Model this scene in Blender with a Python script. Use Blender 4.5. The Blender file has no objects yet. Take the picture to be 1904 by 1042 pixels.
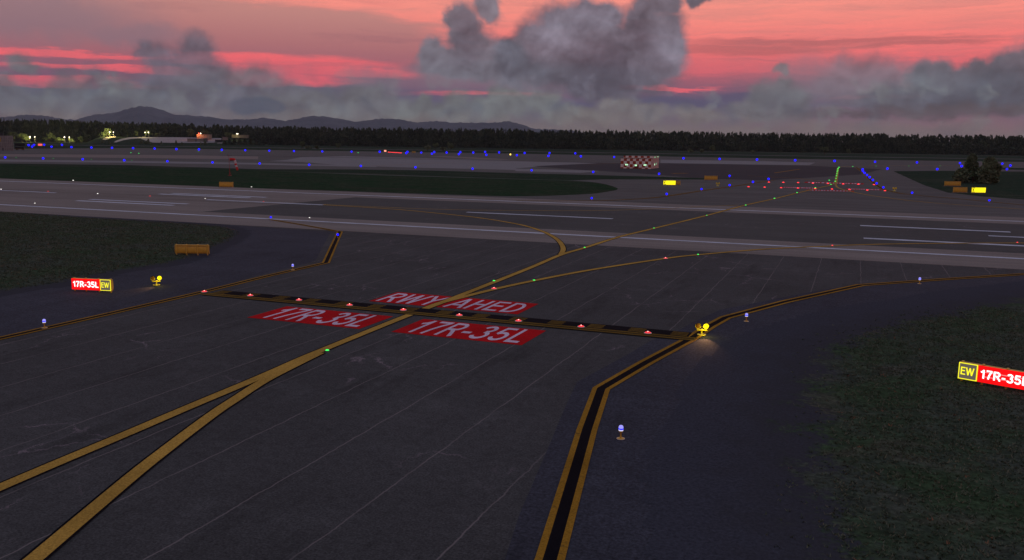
import bpy, math, random
import numpy as np
from mathutils import Vector, Matrix
random.seed(7); rng = np.random.default_rng(11)
R = math.radians
sc = bpy.context.scene
COL = sc.collection

# ------------------------------------------------------------------ camera geometry
H = 13.0                       # eye height (m)
FPX = 1628.0                   # focal length in photograph pixels (1904 wide)
TILT = 0.01296
ROLL = math.atan(TILT)
YC = 270 + (952 - 1600) * TILT
PITCH = math.atan((521 - YC) * math.cos(ROLL) / FPX)
# world frame: X runs along the runway, Y across it (away from the camera)
RIGHT = Vector((0.93209, 0.36223, 0)).normalized()
FWD = Vector((-0.36223, 0.93209, 0)).normalized()
def ray(u, v):
    x, y = u - 952, 521 - v
    c, s = math.cos(ROLL), math.sin(ROLL)
    xr, yr = c * x - s * y, s * x + c * y
    cp, sp = math.cos(PITCH), math.sin(PITCH)
    return RIGHT * xr + FWD * (FPX * cp + yr * sp) + Vector((0, 0, -FPX * sp + yr * cp))
def G(u, v, z=0.0):            # where a sight line meets the ground
    d = ray(u, v); k = (z - H) / d.z
    return Vector((d.x * k, d.y * k, z))
def AT(u, v, dist):            # point at a given distance from the eye
    d = ray(u, v); k = dist / d.dot(FWD)
    return Vector((d.x * k, d.y * k, H + d.z * k))
def hor(u): return 270 + (u - 1600) * TILT

cam = bpy.data.cameras.new('camera'); camo = bpy.data.objects.new('camera', cam); COL.objects.link(camo)
cam.sensor_width = 36; cam.lens = FPX / 1904 * 36; cam.clip_start = 0.5; cam.clip_end = 60000
cr, sr, cp, sp = math.cos(ROLL), math.sin(ROLL), math.cos(PITCH), math.sin(PITCH)
UPV = FWD * sp + Vector((0, 0, cp)); F3 = FWD * cp - Vector((0, 0, sp))
CX = RIGHT * cr + UPV * sr; CY = -RIGHT * sr + UPV * cr
m = Matrix((CX, CY, -F3)).transposed().to_4x4(); m.translation = Vector((0, 0, H)); camo.matrix_world = m
sc.camera = camo
sc.view_settings.view_transform = 'Standard'; sc.view_settings.look = 'None'
sc.view_settings.exposure = 0; sc.view_settings.gamma = 1
try:
    sc.cycles.use_denoising = True
except Exception: pass
sc.cycles.max_bounces = 5; sc.cycles.sample_clamp_indirect = 1.0; sc.cycles.sample_clamp_direct = 0
sc.cycles.use_light_tree = True

def lin(c):
    return tuple(((x/255)/12.92 if x/255 <= .04045 else ((x/255+.055)/1.055)**2.4) for x in c)

# ------------------------------------------------------------------ node helpers
class NT:
    def __init__(s, tree): s.t = tree; s.n = tree.nodes; s.l = tree.links; s.n.clear()
    def node(s, ty, **kw):
        n = s.n.new(ty)
        for k, v in kw.items(): setattr(n, k, v)
        return n
    def put(s, sock, v):
        if v is None: return
        if isinstance(v, bpy.types.NodeSocket): s.l.new(v, sock)
        else:
            if sock.type == 'RGBA' and hasattr(v, '__len__') and len(v) == 3: v = (*v, 1)
            sock.default_value = v
    def m(s, op, a, b=None, c=None, clamp=False):
        n = s.node('ShaderNodeMath', operation=op, use_clamp=clamp)
        s.put(n.inputs[0], a); s.put(n.inputs[1], b); s.put(n.inputs[2], c)
        return n.outputs[0]
    def v(s, op, a, b=None, c=None):
        n = s.node('ShaderNodeVectorMath', operation=op)
        s.put(n.inputs[0], a)
        if b is not None: s.put(n.inputs[3] if op == 'SCALE' else n.inputs[1], b)
        if c is not None: s.put(n.inputs[2], c)
        return n.outputs[1] if op in ('LENGTH', 'DOT_PRODUCT', 'DISTANCE') else n.outputs[0]
    def noise(s, vec, scale, detail=2, rough=.5, col=False, dist=0):
        n = s.node('ShaderNodeTexNoise'); s.put(n.inputs['Vector'], vec)
        n.inputs['Scale'].default_value = scale; n.inputs['Detail'].default_value = detail
        n.inputs['Roughness'].default_value = rough; n.inputs['Distortion'].default_value = dist
        return n.outputs['Color' if col else 'Fac']
    def ramp(s, f, a, b, lo=0.0, hi=1.0, smooth=True):
        n = s.node('ShaderNodeMapRange', interpolation_type='SMOOTHSTEP' if smooth else 'LINEAR')
        s.put(n.inputs[0], f); s.put(n.inputs[1], a); s.put(n.inputs[2], b); s.put(n.inputs[3], lo); s.put(n.inputs[4], hi)
        return n.outputs[0]
    def cr(s, f, stops):
        n = s.node('ShaderNodeValToRGB'); s.put(n.inputs[0], f)
        e = n.color_ramp.elements
        while len(e) < len(stops): e.new(.5)
        for i, (p, c) in enumerate(stops): e[i].position = p; e[i].color = (*c, 1)
        return n.outputs[0]
    def mix(s, f, a, b, mode='MIX'):
        n = s.node('ShaderNodeMix', data_type='RGBA', blend_type=mode)
        s.put(n.inputs[0], f); s.put(n.inputs[6], a); s.put(n.inputs[7], b)
        return n.outputs[2]
    def xyz(s, a, b, c):
        n = s.node('ShaderNodeCombineXYZ'); s.put(n.inputs[0], a); s.put(n.inputs[1], b); s.put(n.inputs[2], c)
        return n.outputs[0]
    def sep(s, v):
        n = s.node('ShaderNodeSeparateXYZ'); s.put(n.inputs[0], v); return n.outputs

MATS = {}
def new_mat(name):
    mt = bpy.data.materials.new(name); mt.use_nodes = True
    t = NT(mt.node_tree)
    out = t.node('ShaderNodeOutputMaterial'); b = t.node('ShaderNodeBsdfPrincipled')
    t.l.new(b.outputs[0], out.inputs[0])
    b.inputs['Specular IOR Level'].default_value = .2
    MATS[name] = mt
    return mt, t, b
def plain(name, col, rough=.7, var=.18, scale=3.0, metal=0.0, spec=.3):
    if name in MATS: return MATS[name]
    mt, t, b = new_mat(name)
    p = t.node('ShaderNodeTexCoord').outputs['Object']
    n = t.noise(p, scale, 4, .6)
    t.put(b.inputs['Base Color'], t.mix(1, col, t.cr(n, [(.3, (1-var,)*3), (.7, (1+var,)*3)]), 'MULTIPLY'))
    b.inputs['Roughness'].default_value = rough; b.inputs['Metallic'].default_value = metal
    b.inputs['Specular IOR Level'].default_value = spec
    return mt
def glow(name, col, strength, base=(.05, .05, .05), mis=False):
    if name in MATS: return MATS[name]
    mt, t, b = new_mat(name)
    t.put(b.inputs['Base Color'], base); t.put(b.inputs['Emission Color'], col)
    b.inputs['Emission Strength'].default_value = strength
    b.inputs['Roughness'].default_value = .3
    if not mis:
        mt.cycles.emission_sampling = 'NONE'
    return mt

def scaled(t, pos, sx, sy):
    return t.v('MULTIPLY', pos, (sx, sy, 1))

def pavement(name, col, grain=.25, streak=.15, patches=.15, bump=.3, strips=False, cracks=0.0, tyre=False, grain_scale=9.0, streak_cols=(1, 1, 1), joints=None, stains=0.0):
    mt, t, b = new_mat(name)
    pos = t.node('ShaderNodeNewGeometry').outputs['Position']
    g = t.noise(pos, grain_scale, 3, .75)
    g2 = t.noise(pos, 2.3, 3, .6)
    pt = t.noise(pos, .07, 4, .6)
    st = t.noise(scaled(t, pos, .012, 1.0), 1.0, 5, .7)
    st2 = t.noise(scaled(t, pos, .03, .22), 1.0, 3, .6)
    f = t.m('ADD', 1.0, t.m('MULTIPLY', t.m('SUBTRACT', g, .5), grain * 7))
    f = t.m('MULTIPLY', f, t.m('ADD', 1.0, t.m('MULTIPLY', t.m('SUBTRACT', g2, .5), grain * 2.0)))
    f = t.m('MULTIPLY', f, t.m('ADD', 1.0, t.m('MULTIPLY', t.m('SUBTRACT', pt, .5), patches * 4)))
    f = t.m('MULTIPLY', f, t.m('ADD', 1.0, t.m('MULTIPLY', t.m('SUBTRACT', st, .5), streak * 4)))
    f = t.m('MULTIPLY', f, t.m('ADD', 1.0, t.m('MULTIPLY', t.m('SUBTRACT', st2, .5), streak * 3)))
    if stains:
        sa = t.ramp(t.noise(t.v('MULTIPLY', pos, (.9, .18, 1)), .5, 5, .7), .5, .72)
        sb = t.ramp(t.noise(t.v('ADD', pos, (50, 20, 0)), .22, 6, .75), .52, .7)
        sc2 = t.ramp(t.noise(t.v('ADD', pos, (5, 70, 0)), 1.1, 3, .6), .66, .74)
        f = t.m('MULTIPLY', f, t.m('SUBTRACT', 1.0, t.m('MULTIPLY', sa, .28*stains*2)))
        f = t.m('MULTIPLY', f, t.m('ADD', 1.0, t.m('MULTIPLY', sb, .22*stains*2)))
        f = t.m('MULTIPLY', f, t.m('SUBTRACT', 1.0, t.m('MULTIPLY', sc2, .3*stains*2)))
    f = t.m('MAXIMUM', f, .25)
    c = t.v('SCALE', col, f)
    sx, sy, sz = t.sep(pos)
    if tyre:
        d = t.m('ABSOLUTE', t.m('SUBTRACT', sy, 147.0))
        band = t.ramp(d, 16, 3)
        mk = t.m('MULTIPLY', band, t.ramp(t.noise(scaled(t, pos, .008, 1.3), 1, 4, .7), .38, .62))
        c = t.mix(t.m('MULTIPLY', mk, .55), c, t.v('SCALE', c, .45))
        # many fine pinkish lanes left by paving and grooving
        lane = t.m('FRACT', t.m('MULTIPLY', sy, 1 / 3.75))
        lm = t.m('MULTIPLY', t.ramp(t.m('ABSOLUTE', t.m('SUBTRACT', lane, .5)), .06, .02), .35)
        c = t.mix(lm, c, t.v('MULTIPLY', c, (1.35, 1.15, 1.1)))
    if joints:
        lx = t.m('ABSOLUTE', t.m('SUBTRACT', t.m('FRACT', t.m('MULTIPLY', sx, 1/joints)), .5))
        ly = t.m('ABSOLUTE', t.m('SUBTRACT', t.m('FRACT', t.m('MULTIPLY', sy, 1/joints)), .5))
        jm = t.ramp(t.m('MAXIMUM', lx, ly), .485, .495)
        c = t.mix(t.m('MULTIPLY', jm, .35), c, t.v('SCALE', c, .6))
    if strips:
        wob = t.m('MULTIPLY', t.m('SUBTRACT', t.noise(t.v('MULTIPLY', pos, (.25, 1, 1)), .45, 4, .7), .5), .34)
        x = t.m('ADD', t.m('SUBTRACT', sx, 1.14), wob)
        fr = t.m('FRACT', t.m('ADD', t.m('MULTIPLY', x, 1 / 4.173), 100.5))
        d = t.m('MULTIPLY', t.m('ABSOLUTE', t.m('SUBTRACT', fr, .5)), 4.173)
        wid = t.m('ADD', .018, t.m('MULTIPLY', t.noise(pos, .35, 2), .028))
        mk = t.m('MULTIPLY', t.ramp(d, t.m('MULTIPLY', wid, 1.5), t.m('MULTIPLY', wid, .5)), t.ramp(t.noise(t.v('MULTIPLY', pos, (1, .5, 1)), .5, 3), .28, .55, .35, 1))
        c = t.mix(t.m('MULTIPLY', mk, .62), c, lin((128, 116, 118)))
    if cracks:
        w = t.v('SUBTRACT', t.noise(pos, .45, 6, .72, col=True), (.5, .5, .5))
        pp = t.v('MULTIPLY', t.v('ADD', pos, t.v('SCALE', w, 2.6)), (1.0, .6, 0))
        vo = t.node('ShaderNodeTexVoronoi', feature='DISTANCE_TO_EDGE'); vo.inputs['Scale'].default_value = .3
        t.put(vo.inputs['Vector'], pp)
        pm = t.ramp(t.noise(t.v('ADD', pos, (31, 7, 0)), .055, 2), .48, .56)
        pm2 = t.ramp(t.noise(pos, .28, 2), .45, .6)
        cm = t.m('MULTIPLY', t.m('MULTIPLY', t.ramp(vo.outputs['Distance'], .013, .004), pm), pm2)
        c = t.mix(t.m('MULTIPLY', cm, cracks), c, lin((125, 110, 118)))
    t.put(b.inputs['Base Color'], c)
    b.inputs['Roughness'].default_value = .92
    b.inputs['Specular IOR Level'].default_value = .06
    bm = t.node('ShaderNodeBump'); bm.inputs['Strength'].default_value = bump; bm.inputs['Distance'].default_value = .02
    t.put(bm.inputs['Height'], g); t.l.new(bm.outputs[0], b.inputs['Normal'])
    return mt

def ground_grass(name, c1, c2, c3, bump=.6):
    mt, t, b = new_mat(name)
    pos = t.node('ShaderNodeNewGeometry').outputs['Position']
    n1 = t.noise(pos, 3.2, 5, .8); n2 = t.noise(pos, .12, 4, .6); n3 = t.noise(scaled(t, pos, .02, .12), 1, 4, .65)
    n4 = t.noise(pos, .7, 3, .7)
    c = t.mix(t.ramp(n2, .35, .65), c1, c2)
    c = t.mix(t.m('MULTIPLY', t.ramp(n3, .52, .72), .7), c, c3)
    f = t.m('MULTIPLY', t.ramp(n1, .3, .72, .25, 1.9, False), t.ramp(n4, .3, .7, .6, 1.4, False))
    t.put(b.inputs['Base Color'], t.v('SCALE', c, f))
    b.inputs['Roughness'].default_value = 1; b.inputs['Specular IOR Level'].default_value = 0
    bm = t.node('ShaderNodeBump'); bm.inputs['Strength'].default_value = bump; bm.inputs['Distance'].default_value = .12
    t.put(bm.inputs['Height'], n1); t.l.new(bm.outputs[0], b.inputs['Normal'])
    return mt

def paint(name, col, wear=.35, wearcol=(.045, .04, .045), scale=2.5, stretch=(1, 1)):
    mt, t, b = new_mat(name)
    pos = t.node('ShaderNodeNewGeometry').outputs['Position']
    n = t.noise(t.v('MULTIPLY', pos, (stretch[0], stretch[1], 1)), scale, 6, .75)
    n2 = t.noise(pos, 14, 2, .6)
    n3 = t.noise(pos, .25, 3)
    c = t.v('SCALE', col, t.ramp(n2, .3, .7, .72, 1.28, False))
    c = t.v('SCALE', c, t.ramp(n3, .3, .7, .82, 1.18, False))
    c = t.mix(t.m('MULTIPLY', t.ramp(n, .55, .72), wear), c, wearcol)
    t.put(b.inputs['Base Color'], c)
    b.inputs['Roughness'].default_value = .9; b.inputs['Specular IOR Level'].default_value = .03
    return mt

# ------------------------------------------------------------------ mesh helpers
class MB:
    def __init__(s): s.v = []; s.f = []; s.mi = []; s.sm = []
    def add(s, vs, fs, mi=0, smooth=False):
        o = len(s.v); s.v += [tuple(v) for v in vs]
        for f in fs: s.f.append(tuple(i + o for i in f)); s.mi.append(mi); s.sm.append(smooth)
    def box(s, c, size, rz=0, mi=0, bev=0.0):
        hx, hy, hz = [a / 2 for a in size]
        cz, sz_ = math.cos(rz), math.sin(rz)
        if bev <= 0:
            ring = [(-hx, -hy), (hx, -hy), (hx, hy), (-hx, hy)]; lv = [(-hz, 1.0, 1.0), (hz, 1, 1)]
            pts = [(x, y, z) for z in (-hz, hz) for x, y in ring]
            fs = [(3, 2, 1, 0), (4, 5, 6, 7)] + [(i, (i+1) % 4, 4+(i+1) % 4, 4+i) for i in range(4)]
        else:
            b = min(bev, hx*.9, hy*.9, hz*.9)
            def oct_(e):
                X, Y = hx - e, hy - e
                return [(-X+b, -Y), (X-b, -Y), (X, -Y+b), (X, Y-b), (X-b, Y), (-X+b, Y), (-X, Y-b), (-X, -Y+b)]
            pts = []
            for z, e in ((-hz, b*.7), (-hz+b, 0), (hz-b, 0), (hz, b*.7)):
                pts += [(x, y, z) for x, y in oct_(e)]
            fs = [tuple(range(7, -1, -1)), tuple(range(24, 32))]
            for k in range(3):
                fs += [(8*k+i, 8*k+(i+1) % 8, 8*k+8+(i+1) % 8, 8*k+8+i) for i in range(8)]
        s.add([(c[0]+x*cz-y*sz_, c[1]+x*sz_+y*cz, c[2]+z) for x, y, z in pts], fs, mi)
    def tube(s, p0, p1, r0, r1=None, n=10, mi=0, caps=True):
        p0, p1 = Vector(p0), Vector(p1); r1 = r0 if r1 is None else r1
        d = (p1 - p0).normalized(); a = d.orthogonal().normalized(); b = d.cross(a)
        vs = []
        for p, r in ((p0, r0), (p1, r1)):
            for i in range(n):
                th = 2*math.pi*i/n; vs.append(p + a*math.cos(th)*r + b*math.sin(th)*r)
        fs = [(i, (i+1) % n, n+(i+1) % n, n+i) for i in range(n)]
        s.add(vs, fs, mi, True)
        if caps: s.add(vs, [tuple(range(n-1, -1, -1)), tuple(range(n, 2*n))], mi)
    def lathe(s, prof, c=(0, 0, 0), n=16, mi=0, axis=None, smooth=True):
        c = Vector(c); ax = Vector(axis).normalized() if axis else Vector((0, 0, 1))
        a = ax.orthogonal().normalized() if axis else Vector((1, 0, 0)); b = ax.cross(a)
        vs = []
        for r, z in prof:
            for i in range(n):
                th = 2*math.pi*i/n
                vs.append(c + ax*z + a*math.cos(th)*r + b*math.sin(th)*r)
        fs = []
        for k in range(len(prof)-1):
            fs += [(k*n+i, k*n+(i+1) % n, (k+1)*n+(i+1) % n, (k+1)*n+i) for i in range(n)]
        s.add(vs, fs, mi, smooth)
    def ball(s, c, r, n=12, mi=0, sz=1.0):
        k = max(5, n//2)
        s.lathe([(max(1e-4, r*math.sin(math.pi*i/k)), -r*sz*math.cos(math.pi*i/k)) for i in range(k+1)], c, n, mi)
    def build(s, name, mats, parent=None, **props):
        me = bpy.data.meshes.new(name); me.from_pydata(s.v, [], s.f)
        mats = mats if isinstance(mats, (list, tuple)) else [mats]
        for mt in mats: me.materials.append(mt)
        me.polygons.foreach_set('material_index', s.mi); me.polygons.foreach_set('use_smooth', s.sm)
        me.update()
        o = bpy.data.objects.new(name, me); COL.objects.link(o)
        if parent: o.parent = parent
        for k, v in props.items(): o[k] = v
        return o

def tag(o, label, cat, group=None):
    o['label'] = label; o['category'] = cat
    if group: o['group'] = group
    return o
def empty(name, loc, rz=0.0):
    o = bpy.data.objects.new(name, None); COL.objects.link(o); o.location = loc; o.rotation_euler = (0, 0, rz)
    o.empty_display_size = .3
    return o
def copy_tree(o, parent=None):
    c = o.copy(); COL.objects.link(c); c.parent = parent
    for ch in list(o.children): copy_tree(ch, c)
    return c

ZS = 0.004
def sheet(name, pts, layer, mat, props=None, z0=0.0):
    """flat polygon (world xy points) as one mesh"""
    from mathutils.geometry import tessellate_polygon
    vs = [Vector((p[0], p[1], z0 + layer * ZS)) for p in pts]
    tris = tessellate_polygon([vs])
    me = bpy.data.meshes.new(name); fs = []
    for tr in tris:
        a, b, c = [vs[i] for i in tr]
        fs.append(tuple(tr) if (b-a).cross(c-a).z > 0 else tuple(reversed(tr)))
    me.from_pydata(vs, [], fs); me.materials.append(mat); me.update()
    o = bpy.data.objects.new(name, me); COL.objects.link(o); o['kind'] = 'structure'
    for k, v in (props or {}).items(): o[k] = v
    return o
def px(*pts): return [G(u, v) for u, v in pts]
def smooth_line(pts, n=10):
    """Catmull-Rom through the points"""
    P = [Vector((p[0], p[1], 0)) for p in pts]; P = [P[0]*2-P[1]] + P + [P[-1]*2-P[-2]]
    out = []
    for i in range(1, len(P)-2):
        a, b, c, d = P[i-1:i+3]
        for k in range(n):
            t = k/n
            out.append(.5*((2*b)+(c-a)*t+(2*a-5*b+4*c-d)*t*t+(3*b-a-3*c+d)*t**3))
    out.append(P[-2]); return out
def strip_mesh(mb, line, off0, off1, z, mi=0):
    """ribbon between two lateral offsets of a centre line, mitred"""
    L = [Vector((p[0], p[1], 0)) for p in line]; vs = []
    for i, p in enumerate(L):
        d0 = (p - L[i-1]).normalized() if i else None
        d1 = (L[i+1]-p).normalized() if i < len(L)-1 else None
        d0 = d0 or d1; d1 = d1 or d0
        n0 = Vector((-d0.y, d0.x, 0)); n1 = Vector((-d1.y, d1.x, 0)); nn = (n0+n1).normalized()
        k = 1/max(.4, nn.dot(n0))
        for o in (off0, off1):
            q = p + nn*o*k; vs.append((q.x, q.y, z))
    fs = [(2*i, 2*i+2, 2*i+3, 2*i+1) if off1 > off0 else (2*i+1, 2*i+3, 2*i+2, 2*i) for i in range(len(L)-1)]
    fs = [tuple(reversed(f)) for f in fs]
    # make faces point up
    mb.add(vs, fs, mi)
def up(mb):
    for i, f in enumerate(mb.f):
        a, b, c = [Vector(mb.v[k]) for k in f[:3]]
        if (b-a).cross(c-a).z < 0: mb.f[i] = tuple(reversed(f))

# ------------------------------------------------------------------ materials
A = pavement('taxiway asphalt', (.061, .058, .062), grain=.34, streak=.05, patches=.2, strips=True, cracks=.8, grain_scale=11, stains=.5)
SH = pavement('shoulder asphalt', (.045, .045, .062), grain=.36, streak=.10, patches=.2, grain_scale=7, stains=.35)
RW = pavement('runway concrete', (.200, .165, .158), grain=.16, streak=.2, patches=.08, tyre=True, grain_scale=6)
RA = pavement('runway asphalt', (.072, .069, .071), grain=.2, streak=.12, patches=.12, cracks=.6, tyre=False)
FP = pavement('far apron asphalt', (.098, .090, .092), grain=.12, streak=.3, patches=.12)
FD = pavement('far dark asphalt', (.042, .038, .046), grain=.12, streak=.14, patches=.12)
FL = pavement('far pale concrete', (.20, .185, .20), grain=.1, streak=.1, patches=.06, joints=7.5)
FR = pavement('far brown concrete', (.19, .15, .145), grain=.1, streak=.13, patches=.08)
RD = pavement('perimeter road asphalt', (.13, .112, .12), grain=.1, streak=.1, patches=.05)
GR = ground_grass('dark grass ground', (.022, .042, .022), (.036, .044, .028), (.046, .04, .03))
GL = ground_grass('far grass ground', (.026, .040, .027), (.036, .042, .030), (.09, .074, .058), .2)
YL = paint('yellow centre line paint', (.42, .235, .050), .4, (.2, .11, .03), 2.5)
YE = paint('yellow edge paint', (.30, .145, .018), .75, (.06, .04, .02), 1.8)
YH = paint('yellow holding paint', (.14, .078, .014), .5, (.04, .03, .02), 2)
BK = paint('black paint', (.006, .005, .008), .25, (.015, .013, .018))
WH = paint('white runway paint', (.50, .50, .60), .35, (.15, .12, .13), 1.2, (.15, 1))
RP = paint('red paint', (.46, .006, .010), .4, (.16, .008, .012), 2.2)
WP = paint('pale letter paint', (.60, .47, .60), .5, (.34, .18, .22), 3)

YM = plain('yellow sign metal', (.62, .35, .04), .45, .12, 2.5, spec=.5)
YP = plain('bright yellow post metal', (.66, .40, .06), .45, .12, 2.5, spec=.5)
YW = plain('yellow lamp metal', (.70, .55, .02), .4, .1, 6, spec=.5)
DKM = plain('black rubber', (.012, .012, .014), .6)
GM = plain('grey metal', (.25, .25, .27), .5, .1, 5, metal=.3)
CB = plain('brown concrete base', (.30, .19, .14), .9, .25, 2)
RS = plain('red cloth', (.55, .02, .02), .8, .1)
WS = plain('white cloth', (.55, .5, .52), .8, .1)

# ------------------------------------------------------------------ ground, pavements
def disc(name, r, mat):
    mb = MB(); n = 64; rings = [0.01, 60, 300, 1500, 6000, r]
    vs = [(q*math.cos(2*math.pi*i/n), q*math.sin(2*math.pi*i/n), 0) for q in rings for i in range(n)]
    fs = [(k*n+i, k*n+(i+1) % n, (k+1)*n+(i+1) % n, (k+1)*n+i) for k in range(len(rings)-1) for i in range(n)]
    mb.add(vs, fs); up(mb); return mb.build(name, mat, kind='structure')
disc('ground', 30000, GL)

# pavement beyond the runway
sheet('apron', px((-300, 268.5), (45, 272.3), (480, 279), (960, 286), (1440, 295.2), (1904, 301.5), (2200, 306)) +
      [Vector((75, 186)), Vector((-420, 186))], 1, FP)
ln = MB(); strip_mesh(ln, px((-300, 263.5), (45, 269.0), (250, 271.6), (480, 274.8), (720, 278.4), (960, 281.8), (1200, 285.6), (1440, 289.6), (1660, 293), (1904, 296.4), (2200, 300)), -14, 14, 2*ZS)
up(ln); ln.build('perimeter_road', RD, kind='structure')
ln = MB(); strip_mesh(ln, px((-300, 258.2), (45, 263.8), (250, 266.8), (480, 269.9), (720, 273.2), (960, 276.9), (1200, 280.2), (1440, 283.9), (1660, 286.8), (1904, 290.4), (2200, 294)), -5, 5, 2*ZS)
up(ln); ln.build('footpath', CB, kind='structure')
sheet('taxiway', px((-300, 283), (0, 287), (330, 288.5), (480, 291.3), (480, 296.5), (330, 295), (0, 291.3), (-300, 288)), 2, FR)
sheet('taxiway', px((560, 301.5), (500, 300), (535, 297.5), (560, 292.6), (640, 290.8), (760, 293.6), (960, 299.4), (960, 316.5), (900, 314.8), (780, 312.2), (640, 308)), 2.2, FL)
sheet('apron', px((958, 299.3), (1131, 304.3), (1066, 306), (956, 313.5), (950, 308)), 2.5, FL)
sheet('apron', px((958, 314), (1119, 318), (1081, 321.7), (958, 318.5)), 2.8, FL)
sheet('apron', px((1228, 297.3), (1424, 300.3), (1516, 302.8), (1505, 307.3), (1424, 306.6), (1228, 303.6)), 3.4, FL)
sheet('taxiway', px((-300, 294.5), (0, 297), (240, 299.5), (480, 303.4), (700, 308.5), (700, 311), (480, 306.5), (240, 303), (0, 300.5), (-300, 298)), 3.1, FL)
sheet('taxiway', px((795, 291.2), (830, 290.5), (900, 294), (960, 297.6), (900, 296.8)), 3.6, FR)
sheet('apron', px((990, 309.5), (1120, 303.5), (1240, 303.8), (1505, 308.5), (1640, 315), (1600, 325), (1420, 336), (1300, 332), (1180, 322), (1090, 317)), 4.4, FD)
ln = MB(); strip_mesh(ln, px((-200, 283.5), (60, 286), (240, 287.8), (480, 290), (720, 294.8), (960, 299.8), (1120, 303.4)), -3.5, 3.5, 4.8*ZS)
up(ln); ln.build('service_road', FD, kind='structure')

# runway
RUN0, RUN1 = 106.7, 186.8
sheet('runway', [(-620, RUN0), (330, RUN0), (330, RUN1), (-620, RUN1)], 5, RW)
sheet('runway', [(-106, 122.9), (-40, 123.1), (330, 123.3), (330, 170.4), (-104, 170.2), (-105, 146)], 6, RA)

# near taxiway with its shoulders
sheet('taxiway', [(-260, -20), (90, -20), (90, RUN0 + .05), (-260, RUN0 + .05)], 3, A)
sheet('shoulder', px((-500, 745), (-150, 665), (0, 630.5), (190, 587), (380, 543), (470, 515), (556, 494), (586, 486), (615, 431.6)) + [Vector((-98, 106.7)), Vector((-259, 106.7)), Vector((-259, 40))], 4, SH)
sheet('shoulder', px((920, 1100), (965, 960), (1025, 820), (1050, 760), (1073, 711), (1174, 656), (1212, 633), (1257, 618), (1288, 600), (1338, 577), (1424, 560), (1500, 544.5), (1600, 528), (1750, 517), (1904, 507.6), (2100, 498)) + [Vector((88, 100)), Vector((88, -15)), Vector((-8, -15))], 4, SH)

def inside(px_, py_, poly):
    n = len(poly); res = np.zeros(len(px_), bool); j = n-1
    for i in range(n):
        xi, yi, xj, yj = poly[i][0], poly[i][1], poly[j][0], poly[j][1]
        c = ((yi > py_) != (yj > py_)) & (px_ < (xj-xi)*(py_-yi)/((yj-yi) or 1e-9)+xi)
        res ^= c; j = i
    return res
def ragged(pts, step, amp, seed):
    rr = random.Random(seed); out = []
    n = len(pts); ph = [rr.random()*9 for _ in range(4)]
    acc = 0
    for i in range(n):
        a, b = Vector((pts[i][0], pts[i][1], 0)), Vector((pts[(i+1) % n][0], pts[(i+1) % n][1], 0))
        L = (b-a).length; k = max(1, min(220, int(L/step))); nn = Vector((-(b-a).y, (b-a).x, 0)).normalized() if L else Vector()
        for j in range(k):
            x = acc + L*j/k
            w = amp*(.5*math.sin(x*.21/step*2+ph[0])+.35*math.sin(x*.57/step*2+ph[1])+.4*(rr.random()-.5))
            out.append(a+(b-a)*(j/k)+nn*w)
        acc += L
    return out
GRASS_L = smooth_line(px((200, 408), (330, 415.5), (400, 421), (428, 427), (436, 434), (425, 445), (391, 461), (325, 486), (219, 503), (121, 524), (0, 543), (-300, 590)), 6) + [Vector((-255, 60, 0)), Vector((-255, 106.6, 0)), Vector((-133, 106.65, 0))]
GRASS_R = smooth_line(px((2300, 505), (1904, 557), (1802, 578), (1701, 594), (1638, 612), (1575, 635), (1530, 658), (1512, 690), (1500, 751), (1493, 827), (1496, 880), (1520, 943), (1563, 1009), (1590, 1060), (1680, 1160)), 6) + [Vector((40, -12, 0)), Vector((85, 10, 0))]

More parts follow.
